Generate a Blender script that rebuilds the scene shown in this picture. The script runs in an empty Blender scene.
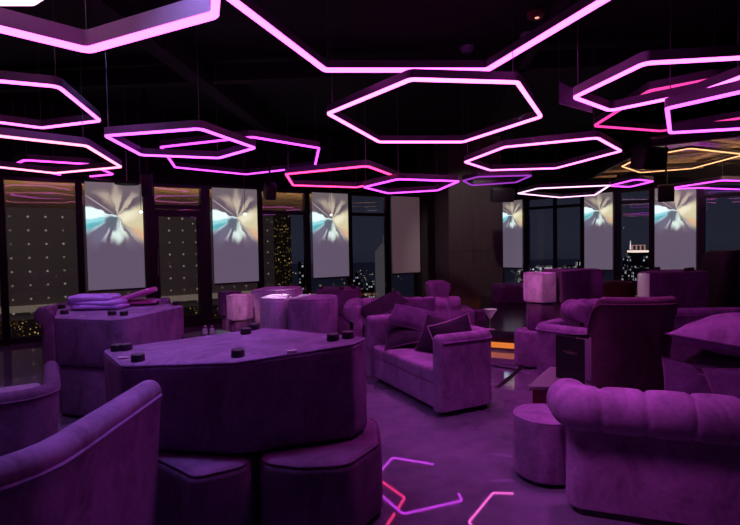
import bpy, math, random
from mathutils import Vector, Matrix
PI = math.pi
R_ = math.radians
random.seed(7)
sc = bpy.context.scene
COL = sc.collection

# ------------------------------------------------------------------ camera
F = 500.0
CAMZ = 1.5
PITCH, ROLL = R_(2.0), R_(1.0)
_f = Vector((0, math.cos(PITCH), -math.sin(PITCH)))
_r0 = Vector((1, 0, 0))
_u0 = Vector((0, math.sin(PITCH), math.cos(PITCH)))
_r = _r0 * math.cos(ROLL) - _u0 * math.sin(ROLL)
_u = _r0 * math.sin(ROLL) + _u0 * math.cos(ROLL)
cd = bpy.data.cameras.new('camera')
cam = bpy.data.objects.new('camera', cd)
COL.objects.link(cam)
cd.sensor_width = 36.0
cd.lens = F / 740 * 36
cd.clip_end = 6000
cam.matrix_world = Matrix(((_r.x, _u.x, -_f.x, 0), (_r.y, _u.y, -_f.y, 0), (_r.z, _u.z, -_f.z, CAMZ), (0, 0, 0, 1)))
sc.camera = cam
sc.view_settings.view_transform = 'Standard'
sc.view_settings.look = 'None'
sc.view_settings.gamma = 1
sc.view_settings.exposure = 0.0
sc.view_settings.use_curve_mapping = False


def ray(px, py):
    return _f * F + _r * (px - 370) + _u * (262.5 - py)


def P(px, py, z):
    """survey: the point of the photo at height z"""
    d = ray(px, py)
    t = (z - CAMZ) / d.z
    return Vector((d.x * t, d.y * t, z))


def D(px, py, y):
    d = ray(px, py)
    t = y / d.y
    return Vector((d.x * t, y, CAMZ + d.z * t))


# ------------------------------------------------------------------ node helpers
class NT:
    def __init__(s, name):
        s.m = bpy.data.materials.new(name)
        s.m.use_nodes = True
        s.t = s.m.node_tree
        s.t.nodes.clear()
        s.out = s.t.nodes.new('ShaderNodeOutputMaterial')

    def n(s, typ, **kw):
        nd = s.t.nodes.new(typ)
        for k, v in kw.items():
            setattr(nd, k, v)
        return nd

    def put(s, sock, v):
        if isinstance(v, bpy.types.NodeSocket):
            s.t.links.new(v, sock)
        elif v is not None:
            if hasattr(sock, 'default_value'):
                if isinstance(v, (tuple, list)) and len(v) == 3 and sock.type == 'RGBA':
                    v = (*v, 1)
                sock.default_value = v

    def math(s, op, a, b=None, c=None):
        nd = s.n('ShaderNodeMath', operation=op)
        s.put(nd.inputs[0], a)
        s.put(nd.inputs[1], b)
        if c is not None:
            s.put(nd.inputs[2], c)
        return nd.outputs[0]

    def vmath(s, op, a, b=None):
        nd = s.n('ShaderNodeVectorMath', operation=op)
        s.put(nd.inputs[0], a)
        if b is not None:
            s.put(nd.inputs[1], b)
        return nd.outputs['Value'] if op == 'LENGTH' else nd.outputs[0]

    def mix(s, fac, a, b):
        nd = s.n('ShaderNodeMix', data_type='RGBA')
        s.put(nd.inputs[0], fac)
        s.put(nd.inputs[6], a)
        s.put(nd.inputs[7], b)
        return nd.outputs[2]

    def noise(s, vec, scale, detail=3, rough=.5):
        nd = s.n('ShaderNodeTexNoise')
        if vec is not None:
            s.put(nd.inputs['Vector'], vec)
        nd.inputs['Scale'].default_value = scale
        nd.inputs['Detail'].default_value = detail
        nd.inputs['Roughness'].default_value = rough
        return nd.outputs['Fac']

    def rng(s, v, a, b, c=0., d=1., smooth=False):
        nd = s.n('ShaderNodeMapRange')
        if smooth:
            nd.interpolation_type = 'SMOOTHSTEP'
        s.put(nd.inputs[0], v)
        for i, q in enumerate((a, b, c, d)):
            nd.inputs[1 + i].default_value = q
        return nd.outputs[0]

    def coord(s, which='Object'):
        return s.n('ShaderNodeTexCoord').outputs[which]

    def sep(s, v):
        nd = s.n('ShaderNodeSeparateXYZ')
        s.put(nd.inputs[0], v)
        return nd.outputs

    def comb(s, x=0., y=0., z=0.):
        nd = s.n('ShaderNodeCombineXYZ')
        s.put(nd.inputs[0], x)
        s.put(nd.inputs[1], y)
        s.put(nd.inputs[2], z)
        return nd.outputs[0]

    def bump(s, h, strength=.3, dist=.01):
        nd = s.n('ShaderNodeBump')
        nd.inputs['Strength'].default_value = strength
        nd.inputs['Distance'].default_value = dist
        s.put(nd.inputs['Height'], h)
        return nd.outputs[0]

    def pbr(s, base, rough=.5, metal=0., spec=.5, normal=None, em=None, est=0., sheen=0., sheen_tint=None):
        nd = s.n('ShaderNodeBsdfPrincipled')
        s.put(nd.inputs['Base Color'], base)
        s.put(nd.inputs['Roughness'], rough)
        s.put(nd.inputs['Metallic'], metal)
        s.put(nd.inputs['Specular IOR Level'], spec)
        if normal is not None:
            s.put(nd.inputs['Normal'], normal)
        if em is not None:
            s.put(nd.inputs['Emission Color'], em)
            s.put(nd.inputs['Emission Strength'], est)
        if sheen:
            nd.inputs['Sheen Weight'].default_value = sheen
            nd.inputs['Sheen Roughness'].default_value = .35
            if sheen_tint:
                s.put(nd.inputs['Sheen Tint'], sheen_tint)
        s.t.links.new(nd.outputs[0], s.out.inputs[0])
        return s.m


def plain(name, base, rough=.5, metal=0., spec=.5, var=.12, scale=8., em=None, est=0.):
    t = NT(name)
    n = t.noise(t.coord(), scale, 3)
    lo = tuple(c * (1 - var) for c in base)
    hi = tuple(min(1, c * (1 + var)) for c in base)
    return t.pbr(t.mix(n, lo, hi), rough, metal, spec, em=em, est=est)


def glow(name, col, strength):
    t = NT(name)
    e = t.n('ShaderNodeEmission')
    t.put(e.inputs[0], col)
    e.inputs[1].default_value = strength
    t.t.links.new(e.outputs[0], t.out.inputs[0])
    return t.m


def velvet(name, base, sheen=.14, var=.42):
    t = NT(name)
    c = t.coord()
    wv = t.n('ShaderNodeTexNoise')
    wv.inputs['Scale'].default_value = 3.4
    wv.inputs['Detail'].default_value = 5
    wv.inputs['Roughness'].default_value = .62
    wv.inputs['Distortion'].default_value = 1.3
    t.put(wv.inputs['Vector'], t.vmath('MULTIPLY', c, (1.25, 1.25, .8)))
    a = wv.outputs['Fac']
    b = t.noise(c, 38., 3, .6)
    f = t.rng(t.math('ADD', t.math('MULTIPLY', a, .75), t.math('MULTIPLY', b, .25)), .33, .67)
    lo = tuple(x * (1 - var) for x in base)
    hi = tuple(x * (1 + var) for x in base)
    fine = t.noise(c, 420., 2)
    h = t.math('ADD', t.math('MULTIPLY', a, .6), t.math('MULTIPLY', fine, .25))
    return t.pbr(t.mix(f, lo, hi), .82, 0., .15, t.bump(h, .25, .012), sheen=sheen,
                 sheen_tint=(.75, .55, .9))


M = {}
M['velvet'] = velvet('purple_velvet', (.25, .135, .28))
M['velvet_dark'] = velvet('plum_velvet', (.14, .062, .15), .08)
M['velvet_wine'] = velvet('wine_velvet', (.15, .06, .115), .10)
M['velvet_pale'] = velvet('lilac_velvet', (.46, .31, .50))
M['piping'] = velvet('velvet_piping', (.26, .12, .31), .5)
M['cushion_dark'] = velvet('cushion_plum', (.026, .013, .031), .03)
M['cushion'] = velvet('cushion_violet', (.075, .034, .095), .06)
M['feet'] = plain('black_feet', (.035, .022, .04), .55)
M['black'] = plain('black_paint', (.006, .005, .007), .7, spec=.2)
M['frame'] = plain('frame_bronze', (.022, .014, .022), .45, .3)
M['ring'] = plain('ring_channel', (.10, .07, .11), .4, .4)
M['ring_lit'] = plain('ring_channel_lit', (.42, .33, .43), .45, .2)  # paler copy of the ring channel; light on its face is in the colour
M['cable'] = plain('steel_cable', (.12, .11, .12), .4, .8)
M['bulkhead'] = plain('bulkhead_black', (.007, .006, .008), .75, spec=.2)
M['paper'] = plain('paper', (.6, .52, .62), .7)
M['cover'] = plain('menu_cover', (.012, .010, .012), .42)
M['gold'] = plain('gold_ink', (.45, .3, .2), .4, .6)
M['towel'] = velvet('lilac_cloth', (.55, .32, .78), .4, .12)
M['pink'] = velvet('magenta_cloth', (.62, .16, .48), .4, .12)
M['tag'] = plain('white_tag', (.7, .62, .7), .6)
M['tabletop'] = plain('grey_tabletop', (.16, .13, .16), .22, 0., .6)
M['lacquer'] = plain('red_lacquer', (.16, .012, .035), .3)
M['brown'] = velvet('brown_leather', (.055, .022, .012), .1)
M['speaker'] = plain('speaker_plastic', (.012, .011, .014), .5)
M['plate'] = plain('violet_plate', (.16, .11, .2), .35, .4)
M['stage'] = plain('stage_top', (.03, .022, .034), .16)
M['chrome'] = plain('chrome', (.6, .58, .6), .15, 1.)


def make_floor():
    t = NT('polished_concrete')
    c = t.coord()
    a = t.noise(c, 1.6, 5, .62)
    b = t.noise(c, 7.5, 5, .65)
    f = t.rng(t.math('ADD', t.math('MULTIPLY', a, .65), t.math('MULTIPLY', b, .35)), .34, .66)
    base = t.mix(f, (.10, .075, .125), (.20, .155, .24))
    rough = t.rng(b, .35, .7, .018, .045)
    m = t.pbr(base, rough, 0., .5)
    m.node_tree.nodes['Principled BSDF'].inputs['IOR'].default_value = 2.2
    return m


M['floor'] = make_floor()


def make_panel():
    t = NT('dark_wood_panel')
    c = t.coord()
    st = t.vmath('MULTIPLY', c, (14., 14., .7))
    n = t.noise(st, 1.6, 4)
    return t.pbr(t.mix(n, (.05, .035, .038), (.10, .072, .075)), .42, .1, .4)


M['panel'] = make_panel()


def make_glass(name, ior=1.5, tint=(1, 1, 1)):
    t = NT(name)
    fr = t.n('ShaderNodeFresnel')
    fr.inputs[0].default_value = ior
    tr = t.n('ShaderNodeBsdfTransparent')
    t.put(tr.inputs[0], tint)
    gl = t.n('ShaderNodeBsdfGlossy')
    gl.inputs['Roughness'].default_value = 0.01
    mx = t.n('ShaderNodeMixShader')
    t.t.links.new(fr.outputs[0], mx.inputs[0])
    t.t.links.new(tr.outputs[0], mx.inputs[1])
    t.t.links.new(gl.outputs[0], mx.inputs[2])
    t.t.links.new(mx.outputs[0], t.out.inputs[0])
    return t.m


M['pane'] = make_glass('window_glass', 1.45, (.9, .9, .95))


def make_clear():
    t = NT('whitened_glass')
    g = t.n('ShaderNodeBsdfGlass')
    g.inputs['IOR'].default_value = 1.45
    d = t.n('ShaderNodeBsdfDiffuse')
    d.inputs[0].default_value = (.9, .85, .9, 1)
    mx = t.n('ShaderNodeMixShader')
    mx.inputs[0].default_value = .5  # white diffuse share imitates highlights on the glass
    t.t.links.new(g.outputs[0], mx.inputs[1])
    t.t.links.new(d.outputs[0], mx.inputs[2])
    t.t.links.new(mx.outputs[0], t.out.inputs[0])
    return t.m


M['clear'] = make_clear()

# LED colours: hue -> (r,g,b), strength
M['led_pink'] = glow('led_pink', (1.0, .105, .82), 5.2)
M['led_rose'] = glow('led_rose', (1.0, .135, .68), 5.2)
M['led_magenta'] = glow('led_magenta', (1.0, .06, .80), 3.4)
M['led_purple'] = glow('led_purple', (.70, .05, .95), 4.0)
M['led_violet'] = glow('led_violet', (.74, .08, 1.0), 4.2)
M['led_red'] = glow('led_red', (1.0, .035, .19), 4.5)
M['led_warm'] = glow('led_warm_pink', (1.0, .22, .42), 3.6)
M['led_white'] = glow('led_white_pink', (1.0, .50, .90), 2.4)
M['led_gold'] = glow('led_gold', (1.0, .46, .20), 2.0)
M['led_dimred'] = glow('led_dim_red', (1.0, .05, .36), 1.5)
M['led_dimpurple'] = glow('led_dim_purple', (.5, .06, .75), .8)
M['led_orange'] = glow('led_orange', (1.0, .26, .05), .75)
M['led_cove'] = glow('cove_warm', (1.0, .62, .26), 11.)
M['lamp_white'] = glow('lamp_white', (1, .95, 1), 6.)


def make_screen():
    """the projected picture that the blinds show"""
    t = NT('projected_picture')
    uv = t.coord('UV')
    s = t.sep(uv)
    x = s[0]
    y = t.math('MULTIPLY', s[1], 2.1)          # measured down from the top, in widths
    p0 = t.comb(x, y, 0.)
    nz = t.n('ShaderNodeTexNoise')
    nz.inputs['Scale'].default_value = 5.
    t.put(nz.inputs['Vector'], p0)
    w = t.vmath('MULTIPLY', t.vmath('SUBTRACT', nz.outputs['Color'], (.5, .5, .5)), (.13, .13, 0.))
    p = t.vmath('ADD', p0, w)

    def blob(cx, cy, ang, sx, sy, hard=0., vec=None):
        mp = t.n('ShaderNodeMapping', vector_type='TEXTURE')
        t.put(mp.inputs[0], vec or p)
        mp.inputs['Location'].default_value = (cx, cy, 0)
        mp.inputs['Rotation'].default_value = (0, 0, R_(ang))
        mp.inputs['Scale'].default_value = (sx, sy, 1)
        l = t.vmath('LENGTH', mp.outputs[0])
        return t.rng(l, hard, 1., 1., 0., True)
    c = t.mix(t.rng(y, .0, 2.1), (.125, .104, .112), (.098, .078, .106))
    c = t.mix(t.rng(y, .55, 1.15, 0., 1., True), c, (.094, .075, .115))

    def add(col, fac, *a, **k):
        nonlocal c
        b = blob(*a, **k)
        c = t.mix(t.math('MULTIPLY', b, fac), c, col)
    add((.09, .065, .085), .8, .2, .42, 30, .34, .16)
    add((.09, .065, .085), .7, .8, .42, -25, .30, .13)
    CX, CY = .53, .68
    dv = t.vmath('SUBTRACT', p, (CX, CY, 0))
    ds = t.sep(dv)
    rr = t.math('MAXIMUM', t.vmath('LENGTH', dv), .001)

    def fan(col, fac, ang, half, r0, r1, soft=.55, inner=0.):
        """wedge of light out of the centre; angles run clockwise from the right"""
        nonlocal c
        a = R_(ang)
        dt = t.math('ADD', t.math('MULTIPLY', ds[0], math.cos(a)), t.math('MULTIPLY', ds[1], math.sin(a)))
        cs = t.math('DIVIDE', dt, rr)
        m_ = t.rng(cs, math.cos(R_(half)), math.cos(R_(half * soft)), 0, 1, True)
        m_ = t.math('MULTIPLY', m_, t.rng(rr, r0, r1, 1, 0, True))
        if inner:
            m_ = t.math('MULTIPLY', m_, t.rng(rr, inner * .4, inner, 0, 1, True))
        c = t.mix(t.math('MULTIPLY', m_, fac), c, col)
    # beige wing above the centre
    add((.42, .34, .27), .85, .38, .34, 50, .30, .15)
    add((.38, .31, .24), .75, .30, .27, 20, .26, .09)
    add((.36, .29, .23), .7, .52, .14, 85, .22, .08)
    fan((.52, .44, .34), .9, 272, 15, .3, .62, .4)
    fan((.50, .43, .33), .9, 305, 9, .4, .66, .4)
    add((.34, .28, .26), .7, .78, .30, -40, .22, .06)
    # left wedge: white over cyan over teal
    fan((.30, .68, .72), .95, 174, 27, .6, .95, .7)
    fan((.80, .98, 1.0), .95, 188, 15, .6, .95, .6)
    add((.07, .40, .44), .95, .13, .86, -8, .32, .12, hard=.25)
    # right glow, yellow above and orange below
    fan((.62, .56, .34), .95, 10, 46, .45, .95, .55)
    add((.80, .76, .58), .9, .72, .66, -25, .36, .17)
    add((.64, .36, .20), .85, .93, 1.02, 18, .36, .15)
    fan((.16, .14, .17), .8, 62, 16, .4, .75, .5)
    # darker lower left and the rays
    fan((.13, .13, .19), .9, 136, 20, .45, .85, .5)
    add((.10, .13, .16), .95, .44, .82, 66, .24, .13, hard=.4)
    fan((.66, .80, .76), .95, 94, 13, .34, .58, .5)
    fan((.66, .78, .66), .85, 68, 7, .3, .55, .5)
    fan((.45, .50, .54), .75, 118, 5, .4, .6, .5, .3)
    fan((.42, .40, .38), .75, 50, 5, .45, .68, .5, .35)
    fan((.34, .54, .58), .8, 148, 5, .4, .72, .5, .3)
    add((.66, .78, .72), .85, .57, 1.0, 98, .30, .12, hard=.2)
    add((.09, .12, .15), .95, .44, .84, 60, .20, .105, hard=.45)
    add((.10, .12, .15), .8, .50, .76, 90, .08, .07, hard=.3)
    add((.42, .41, .43), .85, .22, .44, 36, .46, .016, hard=.3, vec=p0)
    em = t.n('ShaderNodeEmission')
    t.put(em.inputs[0], c)
    em.inputs[1].default_value = 1.12
    df = t.n('ShaderNodeBsdfDiffuse')
    df.inputs[0].default_value = (.16, .13, .16, 1)
    ad = t.n('ShaderNodeAddShader')
    t.t.links.new(em.outputs[0], ad.inputs[0])
    t.t.links.new(df.outputs[0], ad.inputs[1])
    t.t.links.new(ad.outputs[0], t.out.inputs[0])
    return t.m


M['screen'] = make_screen()


def make_blank():
    t = NT('blank_blind')
    n = t.noise(t.coord(), 60, 2)
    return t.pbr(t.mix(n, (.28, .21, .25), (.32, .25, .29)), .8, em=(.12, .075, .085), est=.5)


M['blank'] = make_blank()


def make_city(name, dens=.72, strength=1.4, sx=3.2, sz=3.6, base=(.02, .022, .03)):
    t = NT(name)
    s = t.sep(t.coord())
    u = t.math('DIVIDE', t.math('ADD', s[0], s[1]), sx)
    v = t.math('DIVIDE', s[2], sz)
    cell = t.comb(t.math('FLOOR', u), t.math('FLOOR', v), 0.)
    wn = t.n('ShaderNodeTexWhiteNoise', noise_dimensions='3D')
    t.put(wn.inputs['Vector'], cell)
    lit = t.math('GREATER_THAN', wn.outputs['Value'], dens)
    fu, fv = t.math('FRACT', u), t.math('FRACT', v)
    box = t.math('MULTIPLY', t.math('LESS_THAN', t.math('ABSOLUTE', t.math('SUBTRACT', fu, .5)), .3),
                 t.math('LESS_THAN', t.math('ABSOLUTE', t.math('SUBTRACT', fv, .5)), .3))
    sx_ = t.sep(wn.outputs['Color'])
    col = t.mix(sx_[0], (1., .62, .30), (.75, .9, 1.))
    e = t.math('MULTIPLY', t.math('MULTIPLY', lit, box), t.math('MULTIPLY', sx_[1], strength))
    return t.pbr(base, .8, em=col, est=e)


M['city'] = make_city('city_windows', .6, .65)
M['city_far'] = make_city('far_city_windows', .5, 1.5, 7., 6.)


# ------------------------------------------------------------------ mesh helpers
class MB:
    def __init__(s):
        s.v, s.f = [], []

    def add(s, vs, fs):
        o = len(s.v)
        s.v += [tuple(q) for q in vs]
        s.f += [tuple(i + o for i in q) for q in fs]
        return s

    def loft(s, rings, closed_u=True, cap0=False, cap1=False, closed_v=False):
        n = len(rings[0])
        vs = [q for r in rings for q in r]
        fs = []
        m = len(rings)
        for i in range(m if closed_v else m - 1):
            j = (i + 1) % m
            for k in range(n if closed_u else n - 1):
                l = (k + 1) % n
                fs.append((i * n + k, i * n + l, j * n + l, j * n + k))
        if cap0:
            fs.append(tuple(range(n - 1, -1, -1)))
        if cap1:
            fs.append(tuple((m - 1) * n + k for k in range(n)))
        return s.add(vs, fs)

    def box(s, c, d, rz=0., be=0.):
        x, y, z = d[0] / 2, d[1] / 2, d[2] / 2
        poly = [(-x, -y), (x, -y), (x, y), (-x, y)]
        ca, sa = math.cos(rz), math.sin(rz)
        b = MB()
        if be:
            b.puff(poly, -z, z, be, be, be, seg=2)
        else:
            b.loft([[(*p, -z) for p in poly], [(*p, z) for p in poly]], True, True, True)
        return s.add([(c[0] + q[0] * ca - q[1] * sa, c[1] + q[0] * sa + q[1] * ca, c[2] + q[2]) for q in b.v], b.f)

    def puff(s, poly, z0, z1, r=.06, eb=.01, et=.04, dome=0., seg=5, zf=None):
        """soft upholstered prism over a convex outline"""
        poly = ccw(poly)
        cx = sum(p[0] for p in poly) / len(poly)
        cy = sum(p[1] for p in poly) / len(poly)
        st = []
        k = 3
        for i in range(k + 1):
            a = PI / 2 * i / k
            st.append((eb * (1 - math.sin(a)), z0 + eb * (1 - math.cos(a)), 0))
        k = 4
        for i in range(k + 1):
            a = PI / 2 * i / k
            st.append((et * (1 - math.cos(a)), z1 - et + et * math.sin(a), 0))
        rings = []
        for t, z, _ in st:
            o = fillet(inset(poly, t), max(r - t, .006), seg)
            rings.append([(p[0], p[1], z) for p in o])
        last = rings[-1]
        for q in (.82, .55, .25):
            rings.append([(cx + (p[0] - cx) * q, cy + (p[1] - cy) * q, z1 + dome * (1 - q * q)) for p in last])
        if zf:
            rings = [[(x, y, zf(x, y, z)) for x, y, z in rr] for rr in rings]
        return s.loft(rings, True, True, True)

    def tube(s, pts, rad, seg=8, closed=False, cap=True):
        pts = [Vector(p) for p in pts]
        n = len(pts)
        rings = []
        for i, p in enumerate(pts):
            if closed:
                t = pts[(i + 1) % n] - pts[i - 1]
            else:
                t = pts[min(i + 1, n - 1)] - pts[max(i - 1, 0)]
            t.normalize()
            up = Vector((0, 0, 1)) if abs(t.z) < .9 else Vector((1, 0, 0))
            a = t.cross(up).normalized()
            b = a.cross(t)
            r = rad[i] if isinstance(rad, (list, tuple)) else rad
            rings.append([p + (a * math.cos(2 * PI * k / seg) + b * math.sin(2 * PI * k / seg)) * r for k in range(seg)])
        return s.loft(rings, True, cap and not closed, cap and not closed, closed)

    def lathe(s, prof, c=(0, 0, 0), seg=20, sx=1., sy=1.):
        rings = []
        for r, z in prof:
            r = max(r, 1e-4)
            rings.append([(c[0] + sx * r * math.cos(2 * PI * k / seg), c[1] + sy * r * math.sin(2 * PI * k / seg), c[2] + z) for k in range(seg)])
        return s.loft(rings, True, True, True)

    def sweep(s, path, prof, ends=0.):
        """closed profile prof(s)->[(n,z)] along an open plan path; n to the left of travel"""
        n = len(path)
        acc = 0.
        rings = []
        for i, p in enumerate(path):
            a = path[max(i - 1, 0)]
            b = path[min(i + 1, n - 1)]
            t = Vector((b[0] - a[0], b[1] - a[1])).normalized()
            N = Vector((-t.y, t.x))
            if i:
                acc += math.hypot(p[0] - path[i - 1][0], p[1] - path[i - 1][1])
            pr = prof(acc)
            if ends and i in (0, n - 1):
                sg = -1 if i == 0 else 1
                zt = max(q[1] for q in pr)
                nm = sum(q[0] for q in pr) / len(pr)
                extra = []
                for kk in range(1, 5):
                    aa = PI / 2 * kk / 4.3
                    c_, s_ = math.cos(aa), math.sin(aa)
                    rr = []
                    for q in pr:
                        nn = nm + (q[0] - nm) * (.25 + .75 * c_)
                        zz = q[1] - (1 - c_) * ends * .7 * (q[1] / zt) ** 3
                        rr.append((p[0] + t.x * sg * s_ * ends + N.x * nn, p[1] + t.y * sg * s_ * ends + N.y * nn, zz))
                    extra.append(rr)
                base = [(p[0] + N.x * q[0], p[1] + N.y * q[0], q[1]) for q in pr]
                if i == 0:
                    rings += extra[::-1] + [base]
                else:
                    rings += [base] + extra
            else:
                rings.append([(p[0] + N.x * q[0], p[1] + N.y * q[0], q[1]) for q in pr])
        return s.loft(rings, True, True, True)

    def rot(s, e, loc=(0, 0, 0)):
        from mathutils import Euler
        m = Euler(e).to_matrix()
        L = Vector(loc)
        s.v = [tuple(m @ Vector(q) + L) for q in s.v]
        return s


def ccw(poly):
    poly = [(p[0], p[1]) for p in poly]
    a = sum(poly[i - 1][0] * poly[i][1] - poly[i][0] * poly[i - 1][1] for i in range(len(poly)))
    return poly if a > 0 else poly[::-1]


def inset(poly, t):
    n = len(poly)
    ln = []
    for i in range(n):
        a, b = Vector(poly[i]), Vector(poly[(i + 1) % n])
        d = (b - a).normalized()
        ln.append((a + Vector((-d.y, d.x)) * t, d))
    out = []
    for i in range(n):
        p, d = ln[i - 1]
        q, e = ln[i]
        cr = d.x * e.y - d.y * e.x
        w = q - p
        k = (w.x * e.y - w.y * e.x) / cr if abs(cr) > 1e-6 else 0
        out.append(tuple(p + d * k))
    return out


def fillet(poly, r, seg=5, closed=True):
    out = []
    n = len(poly)
    for i in range(n):
        if not closed and i in (0, n - 1):
            out.append(tuple(poly[i]))
            continue
        p = Vector(poly[i])
        a, b = Vector(poly[i - 1]) - p, Vector(poly[(i + 1) % n]) - p
        la, lb = a.length, b.length
        a.normalize()
        b.normalize()
        half = max(a.angle(b) / 2, .05)
        tl = min(r / math.tan(half), .46 * la, .46 * lb)
        rr = tl * math.tan(half)
        bis = (a + b)
        if bis.length < 1e-5:
            out += [tuple(p + a * tl * (1 - 2 * k / seg)) for k in range(seg + 1)]
            continue
        c = p + bis.normalized() * (rr / math.sin(half))
        p0, p1 = p + a * tl, p + b * tl
        v0, v1 = p0 - c, p1 - c
        ang = math.atan2(v0.x * v1.y - v0.y * v1.x, v0.dot(v1))
        for k in range(seg + 1):
            q = ang * k / seg
            out.append((c.x + v0.x * math.cos(q) - v0.y * math.sin(q), c.y + v0.x * math.sin(q) + v0.y * math.cos(q)))
    return out


def resample(path, step):
    out = [tuple(path[0])]
    for i in range(len(path) - 1):
        a, b = path[i], path[i + 1]
        L = math.hypot(b[0] - a[0], b[1] - a[1])
        n = max(1, int(round(L / step)))
        for k in range(1, n + 1):
            out.append((a[0] + (b[0] - a[0]) * k / n, a[1] + (b[1] - a[1]) * k / n))
    return out


def obj(name, mb, mat, parent=None, loc=None, smooth=38, world=True, **props):
    """one mesh object; vertices given in world space are moved into the parent's frame"""
    me = bpy.data.meshes.new(name)
    o = bpy.data.objects.new(name, me)
    COL.objects.link(o)
    base = Vector((0, 0, 0))
    if parent is not None:
        o.parent = parent
        if world:
            q = parent
            while q is not None:
                base += q.location
                q = q.parent
    if loc is not None:
        o.location = Vector(loc)
        base = base + Vector(loc) if world else base
    vs = [(v[0] - base.x, v[1] - base.y, v[2] - base.z) for v in mb.v]
    me.from_pydata(vs, [], mb.f)
    me.materials.append(M[mat] if isinstance(mat, str) else mat)
    me.validate()
    import bmesh
    bm = bmesh.new()
    bm.from_mesh(me)
    bmesh.ops.recalc_face_normals(bm, faces=bm.faces)
    bm.to_mesh(me)
    bm.free()
    if smooth:
        for p in me.polygons:
            p.use_smooth = True
        me.set_sharp_from_angle(angle=R_(smooth))
    for k, v in props.items():
        o[k] = v
    return o


def thing(name, label, cat, loc=(0, 0, 0), rz=0., group=None):
    o = bpy.data.objects.new(name, None)
    COL.objects.link(o)
    o.empty_display_size = .1
    o.location = loc
    o.rotation_euler = (0, 0, rz)
    o['label'] = label
    o['category'] = cat
    if group:
        o['group'] = group
    return o


def tag(o, label, cat, group=None, kind=None):
    o['label'] = label
    o['category'] = cat
    if group:
        o['group'] = group
    if kind:
        o['kind'] = kind
    return o


def struct(name, mb, mat, parent=None, **k):
    o = obj(name, mb, mat, parent, **k)
    if parent is None:
        o['kind'] = 'structure'
    return o


# ------------------------------------------------------------------ the walls
WT = 2.70                       # head of the windows
A0 = P(80, 180, WT)
A1 = P(388, 195, WT)
ldir = (A1 - A0).to_2d()
PITCHL = ldir.length / 3
ldir.normalize()
B0 = P(503, 200.5, WT)
B1 = P(656, 187.5, WT)
rdir = (B1 - B0).to_2d().normalized()


def hit(px, o, d, py=240):
    """distance along the wall line o + t d that the column px of the photo meets"""
    q = ray(px, py)
    # o + t d = k q
    det = d.x * (-q.y) - d.y * (-q.x)
    return ((-o.x) * (-q.y) - (-o.y) * (-q.x)) / det


def L(t):
    return (A0.x + ldir.x * t, A0.y + ldir.y * t)


def Rr(t):
    return (B0.x + rdir.x * t, B0.y + rdir.y * t)


ln_out = Vector((-ldir.y, ldir.x))     # left of travel: outwards on the far side
rn_out = Vector((-rdir.y, rdir.x))
CEIL = 3.95


def wseg(mb, fn, n, a, b, z0, z1, d0, d1):
    p, q = fn(a), fn(b)
    poly = [(p[0] + n.x * d0, p[1] + n.y * d0), (q[0] + n.x * d0, q[1] + n.y * d0), (q[0] + n.x * d1, q[1] + n.y * d1), (p[0] + n.x * d1, p[1] + n.y * d1)]
    return mb.loft([[(*w, z0) for w in poly], [(*w, z1) for w in poly]], True, True, True)


Lend = hit(418, A0, ldir)
Lstart = -3.6 * PITCHL
Rend = hit(760, B0, rdir) + 2.6
wl = MB()
wseg(wl, L, ln_out, Lstart, Lend, WT, CEIL, 0, .2)
struct('wall_left', wl, 'bulkhead')
wr = MB()
wseg(wr, Rr, rn_out, -.05, Rend, WT, CEIL, 0, .2)
struct('wall_right', wr, 'bulkhead')
# back wall between the two window runs
pa, pb = Vector(L(Lend)), Vector(Rr(-.05))
bdir = (pb - pa).normalized()
bn = Vector((-bdir.y, bdir.x))
wb = MB()
wb.loft([[(pa.x, pa.y, z), (pb.x, pb.y, z), (pb.x + bn.x * .2, pb.y + bn.y * .2, z), (pa.x + bn.x * .2, pa.y + bn.y * .2, z)] for z in (0, CEIL)], True, True, True)
struct('wall_back', wb, 'panel')
# panelled core that stands out from the back wall
c0, c1 = D(449, 240, 11.3), D(503, 240, 11.6)
core = MB()
cd_ = Vector((c1.x - c0.x, c1.y - c0.y)).normalized()
cn = Vector((-cd_.y, cd_.x))
CW = math.hypot(c1.x - c0.x, c1.y - c0.y)
core.loft([[(c0.x, c0.y, z), (c1.x, c1.y, z), (c1.x + cn.x * 1.2, c1.y + cn.y * 1.2, z), (c0.x + cn.x * .9, c0.y + cn.y * .9, z)] for z in (0, CEIL)], True, True, True)
core_o = struct('wall_core', core, 'panel')
seam = MB()


def cseg(a, b, z0, z1):
    p = (c0.x + cd_.x * a, c0.y + cd_.y * a)
    q = (c0.x + cd_.x * b, c0.y + cd_.y * b)
    seam.loft([[(p[0] - cn.x * .012, p[1] - cn.y * .012, z), (q[0] - cn.x * .012, q[1] - cn.y * .012, z), (q[0], q[1], z), (p[0], p[1], z)] for z in (z0, z1)], True, True, True)


# raised wood sheets with dark joints between them
for a, b in ((.03, .55), (.565, CW - .01)):
    for z0, z1 in ((.1, 1.30), (1.33, 2.75)):
        cseg(a, b, z0, z1)
obj('wood_panel', seam, 'panel', core_o)

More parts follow.
